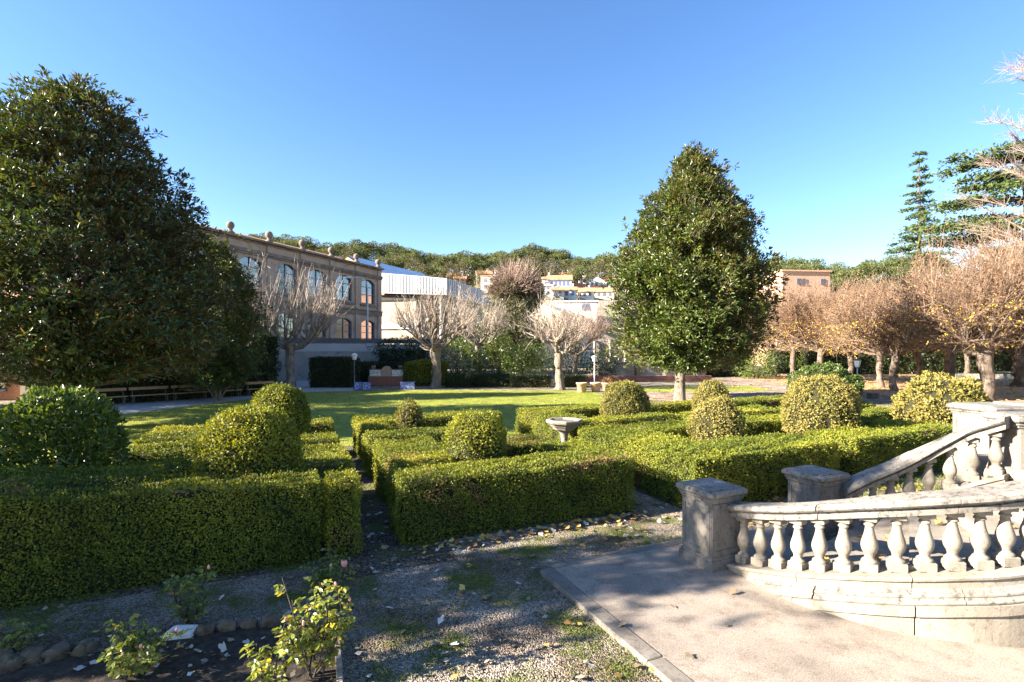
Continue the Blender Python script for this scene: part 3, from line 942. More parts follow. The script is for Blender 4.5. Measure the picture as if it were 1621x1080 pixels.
# ------------------------------------------------------------------ pollarded trees
def pollard(name, loc, label, trunk_h, spread, top, nshoot=420, seed=1, trunk_r=.3, bark='bark_pale', twig='twig_pale', up_bias=.9, nlimb=7, cat='tree', group='bare pollarded trees round the lawn', leaves=0, tr=.024, droop=.0, fine=0, wide=.3, limb=1.0, along=.25):
    global rng
    old = rng
    rng = np.random.default_rng(seed)
    root = empty(name, loc, label, cat, group)
    t = MB()
    tz = np.array([-.1, .1, .3, .6, 1.0, 1.4, 1.8, 2.2, 2.6, 3.0]) / 3.0 * trunk_h
    tp = np.column_stack([np.cumsum(rng.normal(size=10) * .035), np.cumsum(rng.normal(size=10) * .035), tz])
    tp[:, :2] -= np.outer(np.linspace(0, 1, 10), tp[-1, :2])
    t.tube(tp, trunk_r * np.array([1.5, 1.2, 1.05, .98, .92, .9, .92, .98, 1.1, 1.25]) * (1 + .07 * rng.normal(size=10)), 11)
    for j_ in range(7):
        zq = rng.uniform(.3, .95) * trunk_h; aq = rng.random() * 6.28
        q5 = np.linspace(0, pi, 6)
        t.lathe([(max(.005, math.sin(x_) * trunk_r * .38), -math.cos(x_) * trunk_r * .5) for x_ in q5], (math.cos(aq) * trunk_r * .78, math.sin(aq) * trunk_r * .78, zq), 7)
    heads, spots = [], []
    for i in range(nlimb):
        a = 2 * pi * i / nlimb + rng.normal() * .25
        L = spread * rng.uniform(.35, .62)
        e = np.array([math.cos(a) * L, math.sin(a) * L, trunk_h + L * rng.uniform(.45, .95)])
        c = limb_curve(np.array([0, 0, trunk_h - .25]), e, -.08, .12, 7)
        t.tube(c, limb * np.linspace(trunk_r * .55, trunk_r * .22, 7) * (1 + .2 * rng.normal(size=7)), 8)
        spots += list(c[2:])
        heads.append((e, trunk_r * .5))
        for j in range(3):
            s = c[rng.integers(3, 6)]
            a2 = a + rng.normal() * .9
            L2 = spread * rng.uniform(.18, .38)
            e2 = s + np.array([math.cos(a2) * L2, math.sin(a2) * L2, L2 * rng.uniform(.4, 1.4)])
            t.tube(limb_curve(s, e2, 0, .15, 5), limb * np.linspace(trunk_r * .26, trunk_r * .12, 5), 6)
            spots += [e2]
            heads.append((e2, trunk_r * .3))
    for e, r in heads:     # knuckles
        q = np.linspace(0, pi, 6)
        t.lathe([(max(.005, math.sin(x) * r * 1.15), -math.cos(x) * r * 1.0) for x in q], e, 7)
    t.build('trunk', M[bark], root)
    s = MB()
    H = np.array([h[0] for h in heads])
    k = nshoot
    hi = rng.integers(0, len(H), k)
    st = H[hi] + rng.normal(size=(k, 3)) * .06
    SP = np.array(spots)
    al = rng.random(k) < along
    st[al] = SP[rng.integers(0, len(SP), al.sum())]
    out = st - np.array([0, 0, trunk_h])
    out /= np.linalg.norm(out, axis=1)[:, None] + 1e-6
    d = out * rng.uniform(.3, .95, k)[:, None] + np.array([0, 0, up_bias]) + rng.normal(size=(k, 3)) * wide
    d /= np.linalg.norm(d, axis=1)[:, None]
    L = rng.uniform(.35, 1.0, k) ** .8 * (top - trunk_h - spread * .25)
    # keep the tips inside a rounded crown
    en = st + d * L[:, None]
    cc = np.array([0, 0, trunk_h + .1 * (top - trunk_h)])
    rel = (en - cc) / np.array([spread, spread, top - cc[2]])
    nr = np.linalg.norm(rel, axis=1)
    f = np.where(nr > 1, 1 / nr, 1) * rng.uniform(.72, 1.12, k)
    en = cc + (en - cc) * np.where(nr > 1, f, 1)[:, None]
    en[:, 2] = np.maximum(en[:, 2], trunk_h - .3 + .3 * rng.random(k))
    md = (st + en) / 2 + rng.normal(size=(k, 3)) * .12 + out * np.array([.16, .16, 0]) - np.array([0, 0, droop])
    vv = rng.random(k)
    s.twigs(st, md, en, tr, tr * .38, vv)
    # side twigs
    kk = nshoot * 2 + fine
    ii = rng.integers(0, k, kk)
    tt = rng.uniform(.25, .95, kk)[:, None]
    b0 = np.where(tt < .5, st[ii] + (md[ii] - st[ii]) * tt * 2, md[ii] + (en[ii] - md[ii]) * (tt - .5) * 2)
    d2 = d[ii] + rng.normal(size=(kk, 3)) * .6
    d2 /= np.linalg.norm(d2, axis=1)[:, None]
    L2 = rng.uniform(.2, .75, kk)[:, None]
    s.twigs(b0, b0 + d2 * L2 * .5 + rng.normal(size=(kk, 3)) * .03, b0 + d2 * L2, tr * .5, tr * .25, rng.random(kk))
    s.build('crown', M[twig], root)
    if leaves:
        lf = MB()
        i3 = rng.integers(0, kk, leaves)
        pp = b0[i3] + d2[i3] * (L2[i3] * rng.random((leaves, 1)))
        low = pp[:, 2] < np.quantile(pp[:, 2], .3)
        v = np.clip(rng.normal(.42, .2, leaves), 0, .88)
        yel = low & (rng.random(leaves) < .3)
        v[yel] = rng.uniform(.92, 1, yel.sum())
        lf.leaves(pp, rng.normal(size=(leaves, 3)) + np.array([0, 0, -.5]), rng.uniform(.07, .13, leaves), rng.uniform(.05, .09, leaves), v, 0, .1)
        lf.build('foliage', M['dry'], root)
    rng = old
    return root


pollard('pollarded_tree', gp(458, 616), 'broad pollarded tree with pale upright shoots before the brown factory', 3.1, 4.7, 9.9, 430, 11, .34, tr=.021, fine=200, up_bias=1.0, limb=.8, wide=.34)
pollard('pollarded_tree', gp(690, 614), 'pollarded tree with a fan of shoots before the white hall', 2.9, 3.7, 8.0, 400, 12, .36, tr=.02, fine=200, limb=.75, wide=.36)
pollard('pollarded_tree', gp(885, 617), 'gnarled pollarded tree leaning apart right beside the planter pots', 2.5, 2.9, 7.0, 270, 17, .30, tr=.02, fine=200, nlimb=4, wide=.45, limb=.95)
pollard('pollarded_tree', up(912, 43), 'smaller pollarded tree just behind the gnarled one near the villa', 2.6, 3.1, 7.2, 420, 14, .22, twig='twig_pink', tr=.016, fine=900, limb=.75, wide=.45)
pollard('pollarded_tree', up(757, 42), 'slim pollarded tree with an ivy wrapped trunk among the laurels', 3.4, 2.7, 7.8, 240, 15, .2, tr=.016, fine=500, limb=.75, wide=.4)

# brown leaved grove on the right
g1 = pollard('plane_tree', gp(1560, 634), 'large plane tree with thick trunk behind the balustrade pedestal', 2.9, 4.4, 10.2, 950, 21, .33, 'bark_grove', 'twig_brown', .62, 9, group='plane trees of the brown grove', leaves=8000, tr=.015, fine=3500, wide=.5, limb=.8, along=.5)
g2 = pollard('plane_tree', gp(1418, 618), 'plane tree with a leaning trunk, right of the lantern lamp post', 2.6, 4.0, 8.2, 800, 22, .22, 'bark_grove', 'twig_brown', .62, 8, group='plane trees of the brown grove', leaves=9000, tr=.015, fine=3500, wide=.5, limb=.8, along=.5)
g3 = pollard('plane_tree', gp(1394, 613.5), 'plane tree with straight trunk next to the leaning one', 2.7, 3.9, 8.6, 800, 23, .21, 'bark_grove', 'twig_brown', .65, 8, group='plane trees of the brown grove', leaves=9000, tr=.015, fine=3000, wide=.5, limb=.8, along=.5)
for (u, Y, k, rz, s, lb) in ((1256, 48, 2, .5, 1.12, 'pale trunked plane tree at the left end of the grove'), (1300, 44, 1, 1.7, 1.1, 'plane tree above the dark shrub, second from the left end of the grove'),
                             (1345, 42, 2, 2.9, 1.05, 'plane tree right behind the lantern lamp post'), (1452, 42, 1, 4.1, 1.05, 'dark trunked plane tree in the middle of the grove'),
                             (1503, 39, 0, 5.0, 1.03, 'plane tree with a broad dark trunk in the middle of the grove'), (1612, 38, 0, 1.1, 1.08, 'plane tree by the stone table at the right edge'),
                             (1668, 28, 0, 2.2, 1.12, 'plane tree whose crown reaches in at the right edge'), (1530, 52, 2, 3.3, 1.15, 'far plane tree at the back of the grove'), (1650, 50, 1, .2, 1.15, 'far plane tree behind the right edge of the grove'),
                             (1225, 55, 1, 2.5, .9, 'small rusty plane tree beside the magnolia crown')):
    copy_thing((g1, g2, g3)[k], up(u, Y), rz, s, lb)


def bare_tree(name, loc, label, top, spread, seed, twig, nb=46):
    global rng
    old = rng; rng = np.random.default_rng(seed)
    root = empty(name, loc, label, 'tree')
    t = MB()
    t.tube([(0, 0, -.1), (0, 0, top * .2), (.2, 0, top * .5), (.1, .1, top * .97)], [.4, .33, .22, .02], 9)
    P0, P1, P2 = [], [], []
    for i in range(nb):
        h = top * rng.uniform(.25, .93)
        a = rng.random() * 2 * pi
        L = spread * (1.15 - h / top) * rng.uniform(.7, 1.1) + .4
        e = np.array([math.cos(a) * L, math.sin(a) * L, h + L * .8])
        c = limb_curve(np.array([.1, .05, h]), e, .08, .06)
        t.tube(c, np.linspace(.09, .02, 6), 5, cap=False)
        for j in range(85):
            s = c[rng.integers(1, 6)] + rng.normal(size=3) * .05
            d = (e - c[0]) / np.linalg.norm(e - c[0]) * .7 + rng.normal(size=3) * .6 + np.array([0, 0, .3])
            l = rng.uniform(.25, .95)
            P0.append(s); P2.append(s + d * l); P1.append(s + d * l * .5 + rng.normal(size=3) * .08)
    t.build('trunk', M['bark_plane'], root)
    s = MB(); s.twigs(np.array(P0), np.array(P1), np.array(P2), .012, .005, rng.random(len(P0)))
    s.build('crown', M[twig], root)
    rng = old
    return root


bare_tree('bare_tree', up(1655, 36), 'tall bare pinkish tree rising at the right edge above the grove', 25, 5.0, 31, 'twig_grey', 46)


def cedar(name, loc, label, z0, z1, lens, seed, nlev=16, droop=-.02, tuft=.32, dens=34, tr=.45, nbr=6, flat=.16):
    global rng
    old = rng; rng = np.random.default_rng(seed)
    root = empty(name, loc, label, 'tree', 'cedars behind the grove')
    t, f = MB(), MB()
    t.tube([(0, 0, -.1), (0, 0, z1 * .3), (.1, 0, z1 * .7), (0, 0, z1)], [tr, tr * .8, tr * .45, .04], 9)
    C, V = [], []
    for i in range(nlev):
        fz = i / (nlev - 1)
        z = z0 + (z1 - z0) * fz ** .92
        L0 = np.interp(fz, [x[0] for x in lens], [x[1] for x in lens])
        for j in range(nbr):
            a = rng.random() * 2 * pi
            L = L0 * rng.uniform(.55, 1.1)
            e = np.array([math.cos(a) * L, math.sin(a) * L, z + L * (droop + rng.normal() * .06)])
            c = limb_curve(np.array([0, 0, z]), e, .05, .03)
            t.tube(c, np.linspace(.035 + .012 * L, .015, 6), 5, cap=False)
            n = int(L * dens)
            tt = rng.uniform(.15, 1.0, n) ** .8
            w = .35 * L * (.25 + .75 * np.sin(np.clip(tt, 0, 1) * pi * .85)) * .55
            side = np.array([-math.sin(a), math.cos(a), 0])
            base = np.stack([np.interp(tt, np.linspace(0, 1, 6), c[:, q]) for q in range(3)], -1)
            P = base + side * (rng.normal(size=n) * w)[:, None] + np.array([0, 0, 1]) * (rng.normal(size=n) * flat * .6 + .05)[:, None]
            C.append(P)
    C = np.concatenate(C)
    n = len(C)
    f.leaves(C, rng.normal(size=(n, 3)) * np.array([1, 1, .5]) + np.array([0, 0, .25]), tuft * rng.uniform(.6, 1.3, n), tuft * rng.uniform(.3, .6, n), np.clip(rng.normal(.45, .22, n), 0, 1), 0)
    t.build('trunk', M['bark_dark'], root)
    f.build('crown', M['cedar'], root)
    rng = old
    return root


cedar('cedar_tree', up(1455, 72), 'slender tiered cedar standing alone against the sky', 12, zat(246, 72), [(0, 4.6), (.25, 4.0), (.5, 2.6), (.8, 1.6), (1, .9)], 41, 17, -.03, .42, 30, .4, 5, .12)
cedar('cedar_tree', up(1622, 48), 'broad flat cedar with long level branches at the right edge', 9.5, zat(258, 48), [(0, 6.5), (.3, 8.0), (.7, 7.6), (1, 6.0)], 42, 7, .05, .42, 60, .5, 8, .09)


# ------------------------------------------------------------------ stairs and balustrades
def spline(pts, k=60):
    pts = np.array(pts, float)
    seg = np.r_[0, np.cumsum(np.linalg.norm(np.diff(pts[:, :2], axis=0), axis=1))]
    # Catmull-Rom resampling by length
    out = []
    n = len(pts)
    for s in np.linspace(0, seg[-1], k):
        i = min(max(np.searchsorted(seg, s) - 1, 0), n - 2)
        t = (s - seg[i]) / (seg[i + 1] - seg[i])
        p0, p1, p2, p3 = pts[max(i - 1, 0)], pts[i], pts[i + 1], pts[min(i + 2, n - 1)]
        out.append(.5 * ((2 * p1) + (-p0 + p2) * t + (2 * p0 - 5 * p1 + 4 * p2 - p3) * t * t + (-p0 + 3 * p1 - 3 * p2 + p3) * t ** 3))
    return np.array(out)


# centre line (x, y, foot height) of the two baluster rows
OUT = spline([(2.70, 6.24, .10), (2.81, 6.0, .155), (3.04, 5.6, .27), (3.30, 5.25, .40), (3.62, 4.97, .52), (4.09, 4.79, .615), (4.5, 4.72, .68), (5.22, 4.72, .82), (6.3, 4.9, 1.1), (7.2, 5.2, 1.4)], 90)
INN = spline([(4.48, 6.98, .10), (4.8, 6.96, .27), (5.1, 6.92, .41), (5.5, 6.84, .645), (5.85, 6.65, .92), (6.02, 6.45, 1.06), (6.12, 6.3, 1.15)], 60)


def sweep(mb, line, prof, m=0, v=.5, smooth=False, off=0.0):
    """prof: (side, dz) pairs swept along a line of (x, y, z); side > 0 lies right of travel"""
    L = np.array(line, float)
    T = np.gradient(L[:, :2], axis=0)
    T /= np.linalg.norm(T, axis=1)[:, None]
    S = np.stack([T[:, 1], -T[:, 0]], -1)
    k, n = len(L), len(prof)
    P = np.zeros((k, n, 3))
    for j, (s, dz) in enumerate(prof):
        P[:, j, :2] = L[:, :2] + S * (s + off)
        P[:, j, 2] = L[:, 2] + dz if not callable(dz) else dz(L[:, 2])
    i = np.arange(k - 1)[:, None] * n
    j = np.arange(n)[None, :]
    jn = (j + 1) % n
    Fq = np.stack([i + j, i + jn, i + n + jn, i + n + j], -1).reshape(-1, 4)
    mb.add(P.reshape(-1, 3), np.ascontiguousarray(Fq), m, v, smooth)
    mb.add(P[0], [tuple(range(n))[::-1]], m, v)
    mb.add(P[-1], [tuple(range(n))], m, v)


BH = .555
RAIL = [(.118, 0), (.122, .05), (.10, .055), (.10, .072), (.15, .084), (.168, .104), (.163, .135), (.135, .152), (-.135, .152), (-.163, .135), (-.168, .104), (-.15, .084), (-.10, .072), (-.10, .055), (-.122, .05), (-.118, 0)]


def make_baluster_mesh():
    mb = MB()
    mb.bbox((0, 0, .045), (.15, .15, .09), 0, .006)
    mb.lathe([(.068, .09), (.070, .105), (.062, .118), (.045, .128), (.040, .15), (.046, .158), (.044, .168), (.055, .185), (.069, .215), (.075, .25), (.071, .285), (.060, .325), (.048, .365), (.040, .405), (.036, .435), (.036, .445), (.047, .45), (.049, .46), (.044, .47), (.038, .472), (.040, .485), (.055, .50)], (0, 0, 0), 20)
    mb.bbox((0, 0, .528), (.135, .135, .054), 0, .006)
    return mb


def balustrade(line, name, label, skip0, base_prof, spacing, rail_end=None, flip=1):
    root = empty(name, (float(line[0][0]), float(line[0][1]), 0), label, 'balustrade')
    loc = np.array([line[0][0], line[0][1], 0])
    L = line - loc
    rb = MB()
    for q in split_line(L, 1.15):
        sweep(rb, q + np.array([0, 0, BH - .008]), RAIL)
    rb.build('handrail', M['stone_rail'], root)
    bb = MB()
    base_prof(bb, L)
    bb.build('base_wall', M['stone'], root)
    if base_prof is outer_base: outer_moulding(L, root)
    seg = np.r_[0, np.cumsum(np.linalg.norm(np.diff(L[:, :2], axis=0), axis=1))]
    proto = None
    s = skip0
    while s < seg[-1] - .08:
        x, y, z = (np.interp(s, seg, L[:, q]) for q in range(3))
        i = min(np.searchsorted(seg, s), len(L) - 1)
        d = L[i] - L[i - 1]
        if proto is None:
            proto = make_baluster_mesh().build('baluster', M['stone'], root)
            o = proto
        else:
            o = proto.copy(); COL.objects.link(o); o.parent = root
        sl = (d[2] / (np.linalg.norm(d[:2]) + 1e-6))
        o.location = (x, y, z - .004)
        o.rotation_euler = (0, 0, math.atan2(d[1], d[0]))
        s += spacing
    return root


def split_line(L, step):
    """cut a line into stones about step long with hairline joints"""
    seg = np.r_[0, np.cumsum(np.linalg.norm(np.diff(L[:, :2], axis=0), axis=1))]
    n = max(1, int(round(seg[-1] / step)))
    out = []
    for k in range(n):
        a_, b_ = seg[-1] * k / n + .0015, seg[-1] * (k + 1) / n - .0015
        ss = np.linspace(a_, b_, 12)
        q = np.stack([np.interp(ss, seg, L[:, c]) for c in range(3)], -1)
        q[:, 2] += rng.normal() * .002
        out.append(q)
    return out


def outer_base(bb, L):
    g = lambda z: z * 0 - .03
    m_ = lambda d_: (lambda z: np.maximum(z + d_, -.028))
    prof = [(-.16, -.002), (-.16, g), (.235, g), (.235, m_(-.335)), (.262, m_(-.325)), (.262, m_(-.235)), (.15, m_(-.225)), (.15, m_(-.12)), (.163, m_(-.115)), (.163, -.046), (.186, -.036), (.190, -.014), (.176, -.002)]
    for q in split_line(L, .85):
        sweep(bb, q, prof)


def outer_moulding(L, root):
    mb = MB()
    m_ = lambda d_: (lambda z: np.maximum(z + d_, -.026))
    prof = [(.14, m_(-.226)), (.250, m_(-.226)), (.253, m_(-.210)), (.243, m_(-.198)), (.222, m_(-.190)), (.218, m_(-.176)), (.226, m_(-.166)), (.224, m_(-.150)), (.206, m_(-.142)), (.188, m_(-.138)), (.182, m_(-.122)), (.16, m_(-.112)), (.14, m_(-.112))]
    for q in split_line(L, 1.12):
        sweep(mb, q, prof)
    mb.build('moulding', M['stone_rail'], root)


def inner_base(bb, L):
    prof = [(-.16, -.002), (-.18, -.02), (-.18, -.05), (-.15, -.06), (-.15, lambda z: z * 0 - .02), (.15, lambda z: z * 0 - .02), (.15, -.06), (.18, -.05), (.18, -.02), (.16, -.002)]
    for q in split_line(L, .8):
        sweep(bb, q, prof)


balustrade(OUT, 'stone_balustrade', 'near curved stone balustrade on a moulded base wall, beside the patio', .16, outer_base, .218)
balustrade(INN, 'stone_balustrade', 'steep stone balustrade climbing from the rear pillar to the white pedestal', .2, inner_base, .222)


def pillar(a0, a1, b0, b1, h, label, mat='stone_pier', name='stone_pillar', world=None, rz=None, cat='pillar'):
    if world is None:
        x, y = W((a0 + a1) / 2, (b0 + b1) / 2)
        wx, wy, rz = a1 - a0, b1 - b0, R(24)
    else:
        (x, y), (wx, wy) = world
    root = empty(name, (x, y, 0), label, cat, None, rz)
    mb = MB()
    mb.bbox((0, 0, .06), (wx + .06, wy + .06, .20), 0, .008)
    mb.bbox((0, 0, .175), (wx + .03, wy + .03, .05), 0, .012)
    mb.build('plinth', M[mat], root)
    mb = MB()
    mb.bbox((0, 0, .19 + (h - .33) / 2), (wx, wy, h - .33 + .02), 0, .008)
    # raised panel frames on the four faces
    zc, hh = .19 + (h - .33) / 2, h - .33 - .12
    for k in range(4):
        an = k * pi / 2
        w_ = wx if k % 2 == 0 else wy
        dd = (wy if k % 2 == 0 else wx) / 2
        cx, sx = math.cos(an), math.sin(an)
        def put(ox, oz, sw, sh):
            px, py = ox, -(dd + .004)
            mb.box((px * cx - py * sx, px * sx + py * cx, zc + oz), (sw, .012, sh), an)
        fw = .05
        put(0, hh / 2, w_ - .03, fw); put(0, -hh / 2, w_ - .03, fw)
        put(-(w_ / 2 - .04), 0, fw, hh - fw - .004); put((w_ / 2 - .04), 0, fw, hh - fw - .004)
    mb.build('shaft', M[mat], root)
    mb = MB()
    z = h - .13
    mb.bbox((0, 0, z - .012), (wx + .03, wy + .03, .03), 0, .006)
    mb.bbox((0, 0, z + .02), (wx + .07, wy + .07, .042), 0, .016)
    mb.bbox((0, 0, z + .08), (wx + .13, wy + .13, .08), 0, .022)
    mb.bbox((0, 0, z + .124), (wx + .02, wy + .02, .014), 0, .006)
    mb.build('cap', M['stone_rail'], root)
    return root


pillar(4.60, 5.08, 4.56, 5.04, 1.0, 'near stone pillar at the foot of the stairs, beside the gravel')
pillar(6.50, 6.98, 4.54, 5.02, 1.0, 'rear stone pillar at the foot of the stairs, close to the hedge')
pillar(0, 0, 0, 0, zat(640, 7.6), 'tall white stone pedestal at the head of the stairs', 'stone', 'stone_pedestal', ((7.12, 7.6), (.62, .62)), R(6), 'pedestal')
pillar(0, 0, 0, 0, 1.86, 'plain white newel pier where the steep balustrade ends', 'stone', 'stone_pedestal', ((6.47, 6.47), (.46, .46)), R(-8), 'pedestal')
mb = MB()
mb.bbox((8.6, 7.55, .9), (2.6, .4, 1.8), R(2), .01)
mb.bbox((8.6, 7.55, 1.845), (2.6, .56, .09), R(2), .02)
tag(mb.build('parapet_wall', M['stone']), 'white parapet wall running off from the tall pedestal', 'wall')

# the stairs between the two balustrades
st = empty('stone_staircase', (4.2, 6.4, 0), 'flared stone steps rising between the two balustrades', 'stairs')
def at_z(line, z):
    o = np.argsort(line[:, 2])
    return np.array([np.interp(z, line[o, 2], line[o, q]) for q in range(2)])
zs = [.10 + .155 * k for k in range(8)]
mid = np.array([4.2, 6.4, 0])
for k in range(7):
    a0, b0 = at_z(OUT, zs[k]), at_z(INN, zs[k])
    a1, b1 = at_z(OUT, zs[k + 1]), at_z(INN, zs[k + 1])
    e = .03 * (a0 - a1) / (np.linalg.norm(a0 - a1) + 1e-6)
    mb = MB()
    z = zs[k] + .03
    far0, far1 = at_z(OUT, 1.4), at_z(INN, 1.15)
    mb.prism([tuple((p - mid[:2])) for p in (a0, a1 * .985 + a0 * .015, b1 * .985 + b0 * .015, b0)], 0, z - .035)
    mb.prism([tuple((p - mid[:2])) for p in (a0 + e, a1 + e * .4, b1 + e * .4, b0 + e)], z - .033, z)
    o = mb.build('step', M['stone'], st)
mb = MB()
mb.prism([tuple(p - mid[:2]) for p in (at_z(OUT, zs[7]), np.array([7.6, 5.3]), np.array([7.6, 7.2]), np.array([6.4, 7.2]), at_z(INN, zs[7]))], 0, 1.21)
mb.build('landing', M['stone'], st)

# bird bath
x, y = W(6.25, 10.9)
root = empty('bird_bath', (x, y, 0), 'white stone bird bath with octagonal bowl between the hedges', 'bird bath')
mb = MB()
mb.bbox((0, 0, .06), (.36, .36, .12), .4, .01)
mb.lathe([(.15, .12), (.16, .15), (.13, .19), (.085, .24), (.075, .4), (.085, .58), (.12, .66), (.15, .69)], (0, 0, 0), 18)
mb.build('pedestal', M['stone'], root)
mb = MB()
mb.lathe([(.15, .69), (.26, .745), (.30, .80), (.34, .83), (.36, .86), (.43, .90), (.45, .935), (.45, .965), (.43, .985), (.37, .985), (.32, .94), (.1, .90), (.02, .90)], (0, 0, 0), 8, smooth=False)
mb.build('bowl', M['stone'], root)
mb = MB(); mb.lathe([(.01, .945), (.325, .945), (.325, .948), (.01, .948)], (0, 0, 0), 8, smooth=False)
mb.build('water', M['glass'], root)

# ------------------------------------------------------------------ things at the lawn edge
def park_bench(loc, rz, label):
    root = empty('park_bench', loc, label, 'bench', 'long wooden benches along the dark hedge', rz)
    mb = MB(); mb.bbox((0, 0, .42), (1.72, .34, .045), 0, .008); mb.build('seat', M['wood_bench'], root)
    mb = MB(); mb.bbox((0, .2, .76), (1.72, .03, .15), 0, .008); mb.build('backrest', M['wood_bench'], root)
    for x in (-.72, .72):
        mb = MB()
        mb.tube([(x, -.13, 0), (x, -.12, .40)], .02, 6); mb.tube([(x, .14, 0), (x, .17, .42), (x, .22, .83)], .02, 6)
        mb.tube([(x, -.13, .39), (x, .16, .39)], .016, 6)
        mb.build('leg', M['iron'], root)
    return root


p0, p1 = np.array([-19.6, 24.7, 0]), np.array([-14.3, 31.2, 0])
d = (p1 - p0) / np.linalg.norm(p1 - p0)
rz = math.atan2(d[1], d[0])
b0 = park_bench(tuple(p0), rz, 'wooden bench closest to the huge magnolia trunk, left end of the row')
for i, lb in enumerate(('second bench from the magnolia trunk in the row before the dark hedge', 'bench in the row just left of the multi-stemmed tree', 'bench half hidden behind the multi-stemmed tree', 'bench at the far end of the row, near the grey retaining wall')):
    copy_thing(b0, tuple(p0 + d * (1.82 * (i + 1) + (.15 if i > 2 else 0))), rz, 1.0, lb)

# tall dark hedge behind the benches, dark blocks and low hedges beyond the lawn
nr = np.array([-d[1], d[0], 0])
def strip(p, q, w):
    p, q = np.array(p[:2]), np.array(q[:2]); t = (q - p) / np.linalg.norm(q - p); n_ = np.array([-t[1], t[0]]) * w
    return [tuple(p), tuple(q), tuple(q + n_), tuple(p + n_)]
a_, b_ = p0 + nr * .7 - d * 1.5, p1 + nr * .7 + d * .4
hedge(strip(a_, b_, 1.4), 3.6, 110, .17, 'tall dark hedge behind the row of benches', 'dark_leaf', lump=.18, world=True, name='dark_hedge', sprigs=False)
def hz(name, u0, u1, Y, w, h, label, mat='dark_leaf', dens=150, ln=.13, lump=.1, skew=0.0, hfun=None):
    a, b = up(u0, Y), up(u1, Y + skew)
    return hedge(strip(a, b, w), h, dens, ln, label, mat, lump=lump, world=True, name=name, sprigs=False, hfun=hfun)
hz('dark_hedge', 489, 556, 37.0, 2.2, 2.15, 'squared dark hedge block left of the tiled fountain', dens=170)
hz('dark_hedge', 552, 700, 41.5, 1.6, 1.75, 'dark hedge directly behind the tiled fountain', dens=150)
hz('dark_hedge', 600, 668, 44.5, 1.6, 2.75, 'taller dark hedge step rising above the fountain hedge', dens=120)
hz('rounded_hedge', 640, 702, 38.8, 2.2, 1.95, 'sunlit rounded hedge touching the white painted pollard trunk', 'box', 300, .1, hfun=lambda x, y: 1.95 - .28 * ((x + 6.6) / 1.6) ** 2)
LH = 'low scalloped hedges along the lawn edge'
for (u0, u1, Y, h, lb) in ((705, 748, 37.2, 1.0, 'low dark scalloped hedge right of the pollard trunk'), (749, 806, 37.6, .95, 'low scalloped hedge below the ivy clad trunk'), (808, 872, 37.2, .85, 'straight low hedge left of the gnarled pollard'), (893, 928, 37.4, .85, 'short low hedge behind the planter pots')):
    hz('low_hedge', u0, u1, Y, .9, h, lb, 'ivy' if u0 > 800 else 'dark_leaf', 380, .08, .06)['group'] = LH

# blobs of laurel and ivy
def bush(name, loc, r, rz_, label, mat='laurel', n=2500, ln=.2, lump=.22, seed=0.0, cat='shrub', zc=None, wr=.45, full=False, group=None, vs=0.0):
    root = empty(name, loc, label, cat, group)
    q = rng.normal(size=(n, 3)); q /= np.linalg.norm(q, axis=1)[:, None]
    rr = 1 - .6 * rng.random(n) ** 2.4
    lm = 1 + lump * noise3(q, 2.6, seed) + .6 * lump * noise3(q, 6.5, seed + 2)
    zc = rz_ if zc is None else zc
    P = q * (rr * lm)[:, None] * np.array([r, r, rz_]) + np.array([0, 0, zc])
    k_ = P[:, 2] > .02
    P, q = P[k_], q[k_]; m_ = len(P)
    mb = MB()
    mb.leaves(P, q * .6 + rng.normal(size=(m_, 3)) * .65 + np.array([0, 0, .2]), ln * rng.uniform(.6, 1.3, m_), ln * wr * rng.uniform(.7, 1.2, m_), np.clip(.44 + .15 * noise3(P, 1.6, seed) + rng.normal(size=m_) * .17 + vs, 0, 1), 0, .12, full)
    mb.build('crown', M[mat], root)
    t = MB()
    for i in range(10):
        e = P[rng.integers(m_)] * np.array([.7, .7, .8])
        t.tube([(rng.normal() * .08, rng.normal() * .08, -.02), e * .5, e], [.05, .03, .012], 5)
    t.build('trunk', M['bark_dark'], root)
    return root

bush('laurel_shrub', up(835, 41.5), 2.1, 1.75, 'bright glossy laurel shrub left of the gnarled pollard', n=3000, seed=1.0)
bush('laurel_shrub', up(788, 44), 1.7, 2.2, 'laurel shrub behind the ivy wrapped trunk', n=2500, seed=2.0)
bush('laurel_shrub', up(726, 42.5), 1.9, 1.9, 'pale leaved laurel shrub right of the sunlit rounded hedge', n=2800, seed=3.0, vs=.08)
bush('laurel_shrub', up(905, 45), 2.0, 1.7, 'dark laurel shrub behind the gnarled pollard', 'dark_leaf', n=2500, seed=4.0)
bush('laurel_shrub', up(760, 50), 3.6, 3.2, 'tall yellowish bush below the white hall corner', 'ivy', n=4500, ln=.24, seed=5.0, vs=.12)
bush('spreading_conifer', up(640, 44), 2.6, 1.2, 'dark spreading conifer left behind the pollard with fan of shoots', 'dark_leaf', n=2600, ln=.28, seed=6.0, zc=2.6, wr=.3)
bush('laurel_shrub', up(955, 47.5), 1.4, 1.5, 'dark shrub at the left corner of the villa terrace', 'dark_leaf', n=1800, seed=7.0)
bush('ivy_column', up(757, 41.8), .38, 1.35, 'column of ivy wrapped round a slim pollard trunk', 'laurel', n=900, ln=.14, seed=8.0, cat='ivy', zc=1.3)
